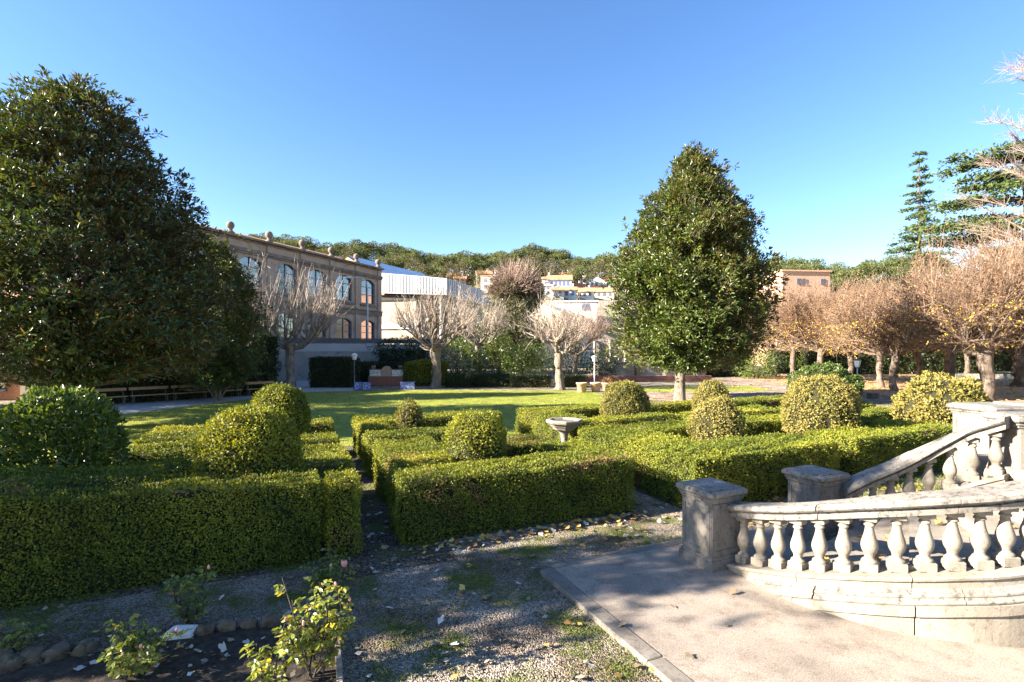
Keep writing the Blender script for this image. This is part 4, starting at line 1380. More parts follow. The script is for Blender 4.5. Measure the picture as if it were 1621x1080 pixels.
# ivy clad tree with a bare brown top
magnolia('ivy_clad_tree', up(815, 49), [(1.0, 2.2), (3, 2.6), (5.5, 2.75), (7.5, 2.6), (8.8, 2.1), (9.8, 1.3), (10.6, .4)], 'rounded ivy clad tree with a bare brown top in front of the village', 'tree', nros=3600, leaf=(.13, .22), mat='ivy', trunk_r=.3, seed=12.0, bark='bark', lump=.12)
t_ = bpy.data.objects['ivy_clad_tree']
mb = MB(); k = 4200
q = rng.normal(size=(k, 3)); q[:, 2] = np.abs(q[:, 2]); q /= np.linalg.norm(q, axis=1)[:, None]
a0 = np.array([0, 0, 8.0]) + q * np.array([2.3, 2.3, 2.6]) * rng.uniform(.4, 1, (k, 1))
a1 = a0 + q * rng.uniform(.4, 1.2, (k, 1)) + rng.normal(size=(k, 3)) * .3
mb.twigs(a0, (a0 + a1) / 2 + rng.normal(size=(k, 3)) * .08, a1, .022, .008, rng.random(k))
mb.build('bare_top', M['twig_pink'], t_)

# shrubs and hedges on the right side
bush('spiky_shrub', up(1196, 49.5), 1.6, 1.25, 'spiky strap leaved shrub in front of the villa hedge', 'laurel', n=1700, ln=.5, lump=.25, wr=.12, seed=9.0)
bush('dark_shrub', up(1225, 52), 1.3, 1.5, 'dark rounded shrub right of the spiky one', 'dark_leaf', n=1500, seed=10.0)
bush('laurel_shrub', up(1172, 53), 1.4, 1.3, 'low laurel shrub between villa terrace and spiky shrub', 'laurel', n=1500, seed=11.0)
hz('dark_hedge', 1118, 1172, 52.5, 1.5, 2.2, 'dark hedge at the right end of the villa terrace', dens=90, ln=.16)
hz('tall_hedge', 1225, 1290, 62, 1.6, 3.2, 'pale green hedge beyond the left end of the grove', 'laurel', 70, .2, .2)
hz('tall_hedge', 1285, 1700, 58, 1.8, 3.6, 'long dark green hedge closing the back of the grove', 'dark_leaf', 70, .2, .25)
a, b_ = up(1500, 50), up(1720, 46)
mb = MB(); mb.bbox(tuple((a + b_) / 2 + np.array([0, 0, .22])), (float(np.linalg.norm(b_ - a)), .4, .5), math.atan2(b_[1] - a[1], b_[0] - a[0]), .03)
tag(mb.build('stone_wall', M['stone_far']), 'low stone wall at the back of the grove on the right', 'wall')
x, y, _ = up(1592, 46.5)
root = empty('stone_table', (x, y, 0), 'small round stone table standing under the plane trees', 'table')
mb = MB(); mb.lathe([(.18, 0), (.13, .1), (.11, .55), (.16, .68)], (0, 0, 0), 12); mb.build('leg', M['stone_far'], root)
mb = MB(); mb.lathe([(.1, .68), (.6, .69), (.62, .74), (.6, .78), (.02, .78)], (0, 0, 0), 16); mb.build('tabletop', M['stone_far'], root)
x, y, _ = gp(1382, 631)
root = empty('drain_box', (x, y, 0), 'small dark wooden box on the leafy ground by the lamp post', 'box', None, .3)
mb = MB(); mb.bbox((0, 0, .14), (.55, .3, .26), 0, .01); mb.build('body', M['bark_dark'], root)
mb = MB(); mb.bbox((0, 0, .285), (.6, .35, .03), 0, .01); mb.build('lid', M['bark_dark'], root)


# ------------------------------------------------------------------ lamps
def lamp(u, vb, h, label, pole='lamp_blue', Y=None):
    p = gp(u, vb) if Y is None else up(u, Y)
    root = empty('lamp_post', tuple(p), label, 'street lamp')
    mb = MB()
    mb.tube([(0, 0, 0), (0, 0, .12), (0, 0, .13), (0, 0, h - .42)], [.07, .06, .04, .035], 8)
    mb.lathe([(.04, h - .44), (.09, h - .42), (.10, h - .39), (.03, h - .38)], (0, 0, 0), 8)
    mb.build('post', M[pole], root)
    mb = MB()
    mb.lathe([(.12, h - .40), (.21, h - .06), (.20, h - .06), (.02, h - .06)], (0, 0, 0), 4 if pole == 'lamp_blue' else 12, smooth=False)
    mb.build('lamp_shade', M['lamp_white'], root)
    mb = MB()
    mb.lathe([(.24, h - .06), (.24, h - .04), (.10, h + .04), (.02, h + .07)], (0, 0, 0), 4 if pole == 'lamp_blue' else 12, smooth=False)
    for k in range(4):
        a = k * pi / 2
        mb.tube([(.125 * math.cos(a), .125 * math.sin(a), h - .4), (.212 * math.cos(a), .212 * math.sin(a), h - .06)], .012, 4)
    mb.build('cap', M['iron'] if pole == 'lamp_blue' else M['lamp_white'], root)
    return root


lamp(1357, 634, 2.2, 'lamp post with a four sided lantern on a blue grey pole, by the grove')
lamp(561, 616, 2.45, 'dark lamp post with white bucket shade before the retaining wall', 'iron')
lamp(941, 619, 2.25, 'thin lamp post with white shade standing behind the planter pots', 'lamp_white', 40)
# tall street light by the factory
p = up(582, 50)
root = empty('street_light', (p[0], p[1], 0), 'tall street light with a curved arm before the factory windows', 'street lamp')
zt = zat(440, 50)
mb = MB(); mb.tube([(0, 0, 0), (0, 0, 4), (0, 0, zt - 1.1), (-.12, 0, zt - .4), (-.6, 0, zt), (-1.5, -.05, zt + .02)], [.11, .09, .065, .06, .055, .05], 8)
mb.build('post', M['galv'], root)
mb = MB(); mb.bbox((-1.95, -.05, zt + .03), (1.0, .26, .14), 0, .05); mb.build('lamp_head', M['lamp_white'], root)

# planter pots, stools and tiled fountain
def pot(u, vb, label, h=.5, plant=None):
    p = gp(u, vb)
    root = empty('planter_pot', tuple(p), label, 'planter', 'terracotta planter pots by the gravel square')
    mb = MB(); mb.lathe([(.24, 0), (.26, .02), (.33, h - .1), (.37, h - .09), (.37, h), (.31, h), (.30, h - .06), (.02, h - .06)], (0, 0, 0), 16); mb.build('body', M['terracotta'], root)
    if plant:
        k = 220; q = rng.normal(size=(k, 3)); q /= np.linalg.norm(q, axis=1)[:, None]
        mb = MB(); mb.leaves(np.abs(q) * np.sign(q) * np.array([.26, .26, .2]) + np.array([0, 0, h + .1]), q + np.array([0, 0, .4]), .12, .05, rng.random(k)); mb.build('plant', M[plant], root)
    else:
        mb = MB(); mb.lathe([(.01, h - .05), (.3, h - .05), (.3, h - .03), (.01, h - .03)], (0, 0, 0), 12); mb.build('soil', M['soil'], root)
    return root

pot(921, 621, 'terracotta planter pot left of the thin white lamp post', .62)
pot(943, 620.5, 'empty terracotta planter pot in front of the thin white lamp post', .62)
pot(961, 619, 'terracotta planter pot with reddish plant beside the clean ball topiary', .55, 'dry')
def stool(u, vb, label):
    p = gp(u, vb)
    root = empty('tiled_stool', tuple(p), label, 'stool', 'blue and white tiled stools by the fountain', .15)
    mb = MB(); mb.bbox((0, 0, .24), (.46, .46, .46), 0, .015); mb.build('body', M['tile_blue'], root)
    mb = MB(); mb.bbox((0, 0, .49), (.50, .50, .05), 0, .01); mb.build('seat', M['tile_blue'], root)
stool(567, 617, 'blue tiled stool beside the dark lamp post'); stool(580.5, 617.5, 'tiled stool just left of the fountain'); stool(639.5, 616.5, 'tiled stool just right of the fountain'); stool(651, 616.5, 'tiled stool at the far right, near the rounded hedge')
p = up(612, 39.6)
root = empty('tiled_fountain', (p[0], p[1], 0), 'red brick wall fountain with two pale tiled panels in dark hedge', 'fountain')
mb = MB(); mb.bbox((0, 0, .36), (2.7, .6, .72), 0, .02); mb.bbox((0, .12, .95), (2.6, .34, .46), 0, .015); mb.bbox((0, .12, 1.215), (2.7, .42, .07), 0, .02); mb.build('wall', M['brick_dark'], root)
for x in (-.86, .86):
    mb = MB(); mb.bbox((x, -.07, .93), (.86, .05, .52), 0, .008); mb.build('tile_panel', M['tile_green'], root)
mb = MB()
arc = [(.40 * math.cos(t), 1.02 + .48 * math.sin(t)) for t in np.linspace(0, pi, 13)]
P = [(.40, .25)] + arc + [(-.40, .25)]
n = len(P)
mb.add([(a, -.12, b) for a, b in P] + [(a, .16, b) for a, b in P], [tuple(range(n)), tuple(range(n, 2 * n))[::-1]] + [(i, n + i, n + (i + 1) % n, (i + 1) % n) for i in range(n)])
mb.build('niche', M['terracotta'], root)
for x in (-1.05, 1.05):
    mb = MB(); mb.lathe([(.1, 1.25), (.14, 1.3), (.2, 1.5), (.17, 1.55), (.02, 1.55)], (x, .1, 0), 10); mb.build('urn', M['cornice'], root)

# ------------------------------------------------------------------ buildings
def wall_bay(mb, x0, x1, z0, z1, wins, y=0.0, th=.35, m=0):
    """wall from x0..x1 with one window column: wins = [(xc, w, zb, zt, rise)] ascending in z; front at y, body behind"""
    if not wins:
        mb.box(((x0 + x1) / 2, y + th / 2, (z0 + z1) / 2), (x1 - x0, th, z1 - z0), 0, m); return
    z = z0
    for (xc, w, zb, zt, rise) in wins:
        mb.box(((x0 + x1) / 2, y + th / 2, (z + zb) / 2), (x1 - x0, th, zb - z), 0, m)
        l, r = xc - w / 2, xc + w / 2
        top = zt + .05
        mb.box(((x0 + l) / 2, y + th / 2, (zb + top) / 2), (l - x0, th, top - zb), 0, m)
        mb.box(((r + x1) / 2, y + th / 2, (zb + top) / 2), (x1 - r, th, top - zb), 0, m)
        if rise > 0:
            k = 10
            xs = np.linspace(l, r, k + 1)
            zc = zt - rise * ((xs - xc) / (w / 2)) ** 2
            F1 = [(a, y, b) for a, b in zip(xs, zc)]
            for i in range(k):
                P = [(xs[i], y, zc[i]), (xs[i + 1], y, zc[i + 1]), (xs[i + 1], y, top), (xs[i], y, top)]
                P += [(a, y + th, c) for a, b, c in P]
                mb.add(P, [(0, 1, 2, 3), (0, 4, 5, 1), (7, 6, 5, 4)], m)
        z = top
    mb.box(((x0 + x1) / 2, y + th / 2, (z + z1) / 2), (x1 - x0, th, z1 - z), 0, m)


# brown factory: local x runs along the facade away from the far corner, local -y looks at the garden
d_ = np.array([.403, .915])
corner = np.array([-15.4, 60.0])
rzf = math.atan2(-d_[1], -d_[0])
root = empty('factory_building', (corner[0], corner[1], 0), 'long brown factory with arched windows and ball finials on its parapet', 'building', None, rzf)
# with this rotation local +x = -d_, local -y has to point at the camera side
BW, NB = 3.82, 7
nrm = np.array([.915, -.403])
ly = np.array([-math.sin(rzf), math.cos(rzf)])
sg = 1.0 if np.dot(-ly, nrm) > 0 else -1.0
root.scale = (1, sg, 1)
wl = MB()
wins_all = []
for k in range(NB):
    x0, x1 = .3 + k * BW, .3 + (k + 1) * BW
    xc = (x0 + x1) / 2
    ws = [(xc, 2.3, 3.9, 6.15, .35), (xc, 2.3, 8.0, 10.75, .45)]
    wall_bay(wl, x0, x1, 0, 12.15, ws)
    wins_all += ws
wl.box((.15, .175, 6.07), (.3, .35, 12.15))
wl.box((.3 + NB * BW + 3, .175, 6.07), (6, .35, 12.15))
wl.box((.17, 6.4, 6.0), (.34, 12.1, 12.0))
wl.build('wall', M['render_brown'], root)
for (xc, w, zb, zt, rise) in wins_all:
    f = MB()
    for dx in (-w / 2 + .04, w / 2 - .04, 0):
        f.box((xc + dx, .21, (zb + zt) / 2 - (.12 if dx else 0)), (.07, .06, zt - zb - (.25 if dx else .02)))
    for fz in (.02, .36, .68):
        f.box((xc, .212, zb + (zt - zb) * fz + .02), (w - .15, .05, .06))
    fo = f.build('window', M['shutter'], root)
    g_ = MB()
    g_.box((xc, .262, (zb + zt) / 2), (w + .1, .02, zt - zb + .08)); g_.build('pane', M['glass'], fo)
cm = MB()
Lf = NB * BW + .3
cm.box((Lf / 2, -.10, 11.25), (Lf + .3, .22, .28)); cm.box((Lf / 2, -.06, 11.02), (Lf + .2, .13, .16))
cm.box((Lf / 2, -.10, 12.24), (Lf + .34, .62, .18)); cm.box((Lf / 2, -.05, 12.06), (Lf + .2, .11, .16))
cm.box((Lf / 2, -.08, 6.95), (Lf + .2, .18, .5)); cm.box((Lf / 2, -.14, 7.24), (Lf + .3, .30, .10))
for k in range(NB):
    xc = .3 + (k + .5) * BW
    cm.box((xc, -.08, 7.80), (2.9, .2, .24))
cm.build('cornice', M['cornice'], root)
pm = MB()
for k in range(NB + 1):
    x = .3 + k * BW
    for (za, zb) in ((0, 6.68), (7.32, 10.9), (11.42, 11.96)):
        pm.box((x, -.07, (za + zb) / 2), (.62, .14, zb - za))
pm.build('pilaster', M['render_brown'], root)
for k in range(NB):
    x = .3 + k * BW if k else .4
    fm = MB()
    fm.lathe([(.34, 12.33), (.34, 12.5), (.22, 12.56), (.16, 12.72), (.2, 12.78), (.25, 12.84), (.31, 12.96), (.325, 13.08), (.29, 13.22), (.19, 13.32), (.06, 13.37)], (x, .05, 0), 12)
    fm.build('finial', M['cornice'], root)
rm = MB()
P = [(-.1, .5, 12.0), (Lf, .5, 12.0), (Lf, 6.5, 14.2), (-.1, 6.5, 14.2), (-.1, 12.4, 12.0), (Lf, 12.4, 12.0)]
rm.add(P, [(0, 1, 2, 3), (3, 2, 5, 4), (0, 3, 4)])
rm.build('roof', M['roof_tile'], root)

# retaining wall with railing below the factory
a, b_ = up(425, 45.5), up(705, 49.5)
L = float(np.linalg.norm(b_ - a)); rz = math.atan2(b_[1] - a[1], b_[0] - a[0])
root = empty('retaining_wall', tuple((a + b_) / 2), 'grey retaining wall with a parapet coloured as sunlit under the factory', 'wall', None, rz)
mb = MB(); mb.box((0, .3, 1.3), (L, .6, 2.62)); mb.box((-L / 2 - .3, .3, 1.45), (.9, .8, 2.9)); mb.build('wall', M['wall_grey'], root)
mb = MB(); mb.box((0, .29, 2.96), (L + .1, .68, .68)); mb.build('parapet', M['h_grey'], root)  # lighter grey stands for sunlight on the parapet band
mb = MB()
for k in range(int(L / .5)):
    mb.box((-L / 2 + .5 * k + .2, .3, 3.55), (.04, .04, .52))
mb.box((0, .3, 3.83), (L, .07, .06)); mb.box((0, .3, 3.40), (L, .05, .06)); mb.box((0, .36, 3.6), (L, .012, .36))
mb.build('railing', M['iron'], root)

# white clad hall
cr = up(707, 72.0)
zl, zr = 12.95, 12.87
lf = np.array([-20.3, 74.6]); rt = cr[:2]
root = empty('white_hall', (rt[0], rt[1], 0), 'modern white clad hall with deep overhanging fascia beside the factory', 'building')
mid_ = lf + (rt - lf) * .56
back = rt + np.array([5.9, 19.5])
sub = lambda p: (p[0] - rt[0], p[1] - rt[1])
mb = MB()
def quadwall(mb, p, q, z0a, z1a, z0b, z1b, th=.2):
    p, q = np.array(p), np.array(q)
    t = (q - p) / np.linalg.norm(q - p); n_ = np.array([-t[1], t[0]]) * th
    P = [(p[0], p[1], z0a), (q[0], q[1], z0b), (q[0], q[1], z1b), (p[0], p[1], z1a)]
    P += [(a + n_[0], b + n_[1], c) for a, b, c in P]
    mb.add(P, [(0, 1, 2, 3), (7, 6, 5, 4), (0, 4, 5, 1), (3, 2, 6, 7), (0, 3, 7, 4), (1, 5, 6, 2)])
quadwall(mb, sub(lf), sub(rt), 11.15, 14.15, 10.55, 12.9)
quadwall(mb, sub(rt), sub(back), 10.55, 12.9, 10.6, 12.9)
mb.build('fascia', M['white_metal'], root)
rb = MB()
for (p, q, n_) in ((lf, rt, 26), (rt, back, 30)):
    for k in range(n_ + 1):
        c = p + (q - p) * (k / n_)
        t = (q - p) / np.linalg.norm(q - p); o = np.array([t[1], -t[0]]) * .022
        f_ = (1 - k / n_) if q is rt else 0.0
        rb.box((*(sub(c + o)), 11.75 + .93 * f_), (.035, .06, 2.2 + .6 * f_), math.atan2(t[1], t[0]))
rb.build('seam', M['iron'], root)
mb = MB()
iy = np.array([.2, .9])
quadwall(mb, sub(lf + iy), sub(mid_ + iy), 0, 10.9, 0, 10.9)
quadwall(mb, sub(mid_ + iy * .99), sub(mid_ + np.array([1.0, 5.0])), 0, 10.8, 0, 10.8)
quadwall(mb, sub(mid_ + np.array([1.0, 5.0])), sub(rt + np.array([.5, 5.5])), 0, 10.7, 0, 10.7)
quadwall(mb, sub(rt + np.array([.5, 5.5])), sub(back + np.array([-1, 0])), 0, 10.7, 0, 10.7)
mb.build('wall', M['concrete_beige'], root)
mb = MB(); quadwall(mb, sub(lf + iy - np.array([0, .25])), sub(mid_ + iy - np.array([0, .25])), 10.05, 10.88, 10.05, 10.88, .1); mb.build('window', M['dark'], root)
mb = MB(); quadwall(mb, sub(lf + iy - np.array([0, .25])), sub(mid_ + iy - np.array([0, .25])), 5.9, 6.5, 5.9, 6.5, .1); mb.build('blue_band', M['h_blue'], root)
mb = MB(); c = rt + np.array([-.9, 1.0]); mb.tube([(*sub(c), 0), (*sub(c), 10.7)], .22, 10); mb.build('column', M['h_white'], root)
mb = MB(); P = [(*sub(lf), 14.1), (*sub(rt), 12.85), (*sub(back), 12.85), (*sub(back + np.array([-9, 8])), 13.4), (*sub(lf + np.array([-1, 22])), 13.6)]
mb.add(P, [tuple(range(5))]); mb.build('roof', M['blue_roof'], root)

# gabled shed with a blue metal roof behind the factory
r0, r1 = up(550, 78.0), up(668, 96)
root = empty('gabled_shed', (r0[0], r0[1], 0), 'gabled brick shed with a long blue metal roof behind the factory', 'building')
ax = (r1 - r0)[:2]; La = float(np.linalg.norm(ax)); t = ax / La; n_ = np.array([t[1], -t[0]])
zr_ = zat(406, 78.0)
mb = MB()
A = lambda s, w, z: (t[0] * s + n_[0] * w, t[1] * s + n_[1] * w, z)
mb.add([A(0, 0, zr_), A(La, 0, zr_), A(La, 7, 13.2), A(0, 7, 13.2), A(0, -7, 13.2), A(La, -7, 13.2)], [(0, 3, 2, 1), (0, 1, 5, 4)])
mb.add([A(0, 0, zr_ + .2), A(La, 0, zr_ + .2), A(La, 7.3, 13.3), A(0, 7.3, 13.3)], [(0, 3, 2, 1)])
mb.build('roof', M['blue_roof'], root)
mb = MB()
mb.add([A(.05, -6.9, 0), A(.05, 6.9, 0), A(.05, 6.9, 13.1), A(.05, 0, zr_ - .1), A(.05, -6.9, 13.1)], [(0, 1, 2, 3, 4)])
mb.add([A(.05, 6.9, 0), A(La, 6.9, 0), A(La, 6.9, 13.1), A(.05, 6.9, 13.1)], [(0, 1, 2, 3)])
mb.build('wall', M['brick'], root)


# ---- hills
def ridge(u):
    return np.interp(u, [-600, 0, 330, 450, 540, 600, 680, 760, 850, 900, 980, 1230, 1300, 1400, 1621, 2300], [50, 50, 47, 44, 43, 40.5, 37, 37.5, 40.5, 37.5, 35.5, 34, 31, 33, 34, 30])


def hill_z(X, Y):
    X, Y = np.asarray(X, float), np.asarray(Y, float)
    u = CU + F * X / np.maximum(Y, 1)
    t = np.clip((Y - 96) / 128, 0, 1)
    s = t * (1.25 - .25 * t)
    return ridge(u) * s + np.where(t > 0, 1.1 * np.sin(X * .11 + 1) * np.sin(Y * .09), 0) * np.minimum(t * 4, 1) - np.where(Y > 235, (Y - 235) * .05, 0)


qs = np.linspace(-1.35, 1.6, 150)
ys = np.concatenate([np.linspace(94, 240, 60), np.linspace(250, 420, 12)])
Xg, Yg = qs[None, :] * ys[:, None], np.repeat(ys[:, None], len(qs), 1)
Zg = hill_z(Xg, Yg) - np.where(Yg < 95, 1, 0)
P = np.stack([Xg, Yg, Zg], -1).reshape(-1, 3)
nq = len(qs)
i = np.arange(len(ys) - 1)[:, None] * nq; j = np.arange(nq - 1)[None, :]
Fq = np.stack([i + j, i + j + 1, i + nq + j + 1, i + nq + j], -1).reshape(-1, 4)
mb = MB(); mb.add(P, Fq, 0, .5, True)
tag(mb.build('hills', M['hill']), kind='structure')


def on_hill(u, v):
    lo, hi = 97.0, 226.0
    for _ in range(40):
        m_ = (lo + hi) / 2
        if HOR - (hill_z((u - CU) / F * m_, m_) - HC) / m_ * F > v: lo = m_
        else: hi = m_
    Y = (lo + hi) / 2
    X = (u - CU) / F * Y
    return np.array([X, Y, float(hill_z(X, Y))])


def pine_proto(seed, h, label):
    global rng
    old = rng; rng = np.random.default_rng(seed)
    root = empty('umbrella_pine', (0, 0, 0), label, 'tree', 'umbrella pines on the hill')
    t = MB()
    t.tube([(0, 0, -.6), (.1, 0, h * .35), (-.1, .1, h * .62), (0, 0, h * .8)], [.28, .22, .17, .08], 7)
    C = []
    for i in range(7):
        a = i * 0.9 + rng.normal() * .3
        L = h * rng.uniform(.16, .38)
        e = np.array([math.cos(a) * L, math.sin(a) * L, h * rng.uniform(.5, .86)])
        t.tube([(0, 0, h * .55), tuple(e * np.array([.5, .5, .9])), tuple(e)], [.12, .08, .04], 5)
        C.append((e, h * rng.uniform(.19, .27)))
    C.append((np.array([0, 0, h * .9]), h * .22))
    t.build('trunk', M['bark_plane'], root)
    f = MB()
    for e, r in C:
        k = 230
        q = rng.normal(size=(k, 3)); q /= np.linalg.norm(q, axis=1)[:, None]
        P = e + q * np.array([r, r, r * .7]) * (1 - .4 * rng.random((k, 1)) ** 2)
        f.leaves(P, q + rng.normal(size=(k, 3)) * .7 + np.array([0, 0, .3]), h * rng.uniform(.035, .075, k), h * rng.uniform(.022, .045, k), np.clip(rng.normal(.45, .22, k) + .12 * q[:, 2], 0, 1))
    f.build('crown', M['pine'], root)
    rng = old
    return root


def scrub_proto(seed, h, label, mat='scrub'):
    global rng
    old = rng; rng = np.random.default_rng(seed)
    root = empty('hillside_tree', (0, 0, 0), label, 'tree', 'mixed trees on the hill slope')
    t = MB(); t.tube([(0, 0, -.6), (.1, 0, h * .3), (0, 0, h * .75)], [.22, .16, .05], 6)
    for i in range(6):
        a = i * 1.05
        t.tube([(0, 0, h * .3), (math.cos(a) * h * .15, math.sin(a) * h * .15, h * .5), (math.cos(a) * h * .25, math.sin(a) * h * .25, h * .75)], [.08, .06, .02], 5)
    t.build('trunk', M['bark'], root)
    k = 1100
    q = rng.normal(size=(k, 3)); q /= np.linalg.norm(q, axis=1)[:, None]
    lm = 1 + .25 * noise3(q, 3, seed)
    P = np.array([0, 0, h * .56]) + q * lm[:, None] * np.array([h * .3, h * .3, h * .46]) * (1 - .5 * rng.random((k, 1)) ** 2)
    f = MB(); f.leaves(P, q + rng.normal(size=(k, 3)) * .7, h * rng.uniform(.035, .075, k), h * rng.uniform(.02, .04, k), np.clip(rng.normal(.45, .25, k), 0, 1))
    f.build('crown', M[mat], root)
    rng = old
    return root


PL = 'green umbrella pine with rounded crown among the pines on the hill'
SL = 'olive or brownish tree on the hill slope below the pines'
pines = [pine_proto(61, 9, PL), pine_proto(62, 10.5, PL), pine_proto(63, 8, PL), pine_proto(64, 9.5, PL)]
scr = [scrub_proto(71, 7, SL), scrub_proto(72, 8.5, SL), scrub_proto(73, 6.5, SL, 'pine'), scrub_proto(74, 8, SL)]
first = set()
def plant(protos, u, Y, s):
    k = random.randrange(len(protos))
    X = (u - CU) / F * Y
    p = (X, Y, float(hill_z(X, Y)))
    rz_ = random.random() * 6.28
    key = protos[k].name
    if key not in first:
        first.add(key)
        o = protos[k]; o.location = p; o.rotation_euler = (0, 0, rz_); o.scale = (s, s, s)
    else:
        copy_thing(protos[k], p, rz_, s)
u = 322.0
while u < 1010:
    plant(pines, u, random.uniform(214, 232), random.uniform(.5, 1.0)); u += random.uniform(4, 8)
u = 322.0
while u < 1010:
    plant(pines if random.random() < .75 else scr, u, random.uniform(186, 212), random.uniform(.5, .95)); u += random.uniform(6, 11)
u = 330.0
while u < 1000:
    Y = random.uniform(160, 188)
    plant(scr if random.random() < .7 else pines, u, Y, random.uniform(.7, 1.15)); u += random.uniform(10, 20)
u = 360.0
while u < 735:
    plant(scr if random.random() < .75 else pines, u, random.uniform(122, 158), random.uniform(.7, 1.1)); u += random.uniform(8, 15)
u = 1222.0
while u < 1520:
    plant(pines, u, random.uniform(205, 230), random.uniform(.8, 1.2)); u += random.uniform(7, 13)
u = 1222.0
while u < 1460:
    plant(pines if random.random() < .7 else scr, u, random.uniform(165, 205), random.uniform(.8, 1.1)); u += random.uniform(12, 20)
for (u, v) in ((797, 440), (842, 452), (705, 440), (985, 452), (862, 440), (1000, 448), (945, 434), (900, 436)):
    p = on_hill(u, v)
    plant(scr[:3], u, p[1], random.uniform(.55, .8))
# undergrowth between the hillside trees
mb = MB()
nb = 4200
uu = rng.uniform(300, 1560, nb); YY = rng.uniform(118, 232, nb)
keep = ~((uu > 718) & (uu < 1010) & (YY < 172) & (rng.random(nb) < .75))
uu, YY = uu[keep], YY[keep]; nb = len(uu)
XX = (uu - CU) / F * YY
base = np.stack([XX, YY, hill_z(XX, YY)], -1)
rr = rng.uniform(.7, 1.8, nb)
k = 26
c = np.repeat(base, k, 0); q = rng.normal(size=(nb * k, 3)); q[:, 2] = np.abs(q[:, 2]); q /= np.linalg.norm(q, axis=1)[:, None]
mb.leaves(c + q * np.repeat(rr, k)[:, None] * rng.uniform(.5, 1, (nb * k, 1)), q + rng.normal(size=q.shape) * .6, rng.uniform(.5, 1.0, nb * k), rng.uniform(.25, .5, nb * k), np.clip(np.repeat(rng.normal(.45, .2, nb), k) + rng.normal(size=nb * k) * .12, 0, 1))
tag(mb.build('undergrowth', M['scrub']), 'olive undergrowth covering the hillside between trees', None, None, 'stuff')


# ---- village houses
def house(name, loc, w, dp, h, rz_, wall, label, roof='gable', roofmat='roof_tile', wins=(), pitch=.28, chim=True, win='shutter', extra=1.5, group='houses of the hillside village', eave=.35):
    """front faces local -y; wins = (x, z, width, height) on the front"""
    root = empty(name, loc, label, 'house', group, rz_)
    mb = MB()
    mb.box((0, 0, (h - extra) / 2), (w, dp, h + extra))
    if roof == 'front':
        rh = w * pitch
        for y in (-dp / 2, dp / 2):
            mb.add([(-w / 2, y, h), (w / 2, y, h), (0, y, h + rh)], [(0, 1, 2)])
    elif roof == 'gable':
        rh = dp * pitch
        for x in (-w / 2, w / 2):
            mb.add([(x, -dp / 2, h), (x, dp / 2, h), (x, 0, h + rh)], [(0, 1, 2)])
    mb.build('wall', M[wall], root)
    rb = MB(); e = eave; th = .16
    if roof == 'gable':
        for s in (-1, 1):
            P = [(-w / 2 - e, s * (dp / 2 + e), h - e * pitch * 2 + .03), (w / 2 + e, s * (dp / 2 + e), h - e * pitch * 2 + .03), (w / 2 + e, 0, h + rh + .03), (-w / 2 - e, 0, h + rh + .03)]
            P += [(a, b, c + th) for a, b, c in P]
            rb.add(P, [(0, 1, 2, 3), (7, 6, 5, 4), (0, 4, 5, 1), (1, 5, 6, 2), (3, 7, 4, 0)])
    elif roof == 'front':
        for s in (-1, 1):
            P = [(s * (w / 2 + e), -dp / 2 - e, h - e * pitch * 2 + .03), (s * (w / 2 + e), dp / 2 + e, h - e * pitch * 2 + .03), (0, dp / 2 + e, h + rh + .03), (0, -dp / 2 - e, h + rh + .03)]
            P += [(a, b, c + th) for a, b, c in P]
            rb.add(P, [(0, 1, 2, 3), (7, 6, 5, 4), (0, 4, 5, 1), (1, 5, 6, 2), (3, 7, 4, 0)])
    else:
        rb.box((0, 0, h + .13), (w + .5, dp + .5, .26))
    ro = rb.build('roof', M[roofmat], root)
    if chim:
        cb = MB(); cb.box((w * .22, dp * .1, h + 1.1), (.55, .55, 1.7)); cb.box((w * .22, dp * .1, h + 2.0), (.7, .7, .12)); cb.build('chimney', M['h_grey'], ro)
    for (x, z, ww, wh) in wins:
        f = MB(); f.box((x, -dp / 2 - .04, z), (ww, .09, wh)); f.box((x, -dp / 2 - .07, z - wh / 2 - .05), (ww + .2, .16, .1))
        f.build('window', M[win], root)
    return root


def hs(u, vb, wpx, hpx, wall, label, rz_=0.0, roof='gable', roofmat='roof_tile', nwin=3, win='shutter', rows=1, depth=None, chim=True):
    p = on_hill(u, vb)
    s = p[1] / F
    w, h = wpx * s, hpx * s
    wins = []
    for r_ in range(rows):
        for k in range(nwin):
            wins.append(((k + .5) / nwin * w * .86 - w * .43, h * (r_ + .52) / rows + .1, min(1.1, w / nwin * .45), min(1.5, h / rows * .5)))
    return house('village_house', tuple(p), w, depth or w * .8, h, rz_, wall, label, roof, roofmat, wins, win=win, chim=chim)


hs(742, 436, 21, 13, 'h_white', 'white gabled house highest up at the left of the village', -.35, 'front', nwin=2)
hs(772, 434, 32, 9, 'h_white', 'long low white house with a flat brown roof', -.05, 'flat', 'cornice', 5, chim=False)
hs(766, 450, 24, 15, 'h_pink', 'rosy house behind the tall cream house', .1, 'gable', nwin=3)
hs(778, 461, 27, 22, 'h_cream', 'tall cream house with two windows above the white hall', -.35, 'flat', 'roof_tile', 2, rows=2)
hs(712, 446, 32, 6, 'h_cream', 'low red roofed house just above the white hall fascia', .15, 'gable', nwin=3)
hs(886, 457, 37, 12, 'h_lav', 'lilac house with an orange roof and blue windows', -.1, 'gable', nwin=5, win='shutter_blue')
hs(870, 468, 14, 15, 'h_lav', 'narrow lilac house at the left end of the lower row', -.2, 'flat', 'h_grey', 1, rows=2, chim=False)
hs(881, 472, 20, 12, 'h_grey', 'grey green house with balcony in the lower row', .1, 'gable', nwin=2)
hs(902, 472, 21, 12, 'h_blue', 'pale blue house in the lower row of the village', -.15, 'gable', nwin=2)
hs(926, 472, 28, 9, 'h_white', 'low white house with dark windows in the lower row', -.2, 'gable', nwin=3)
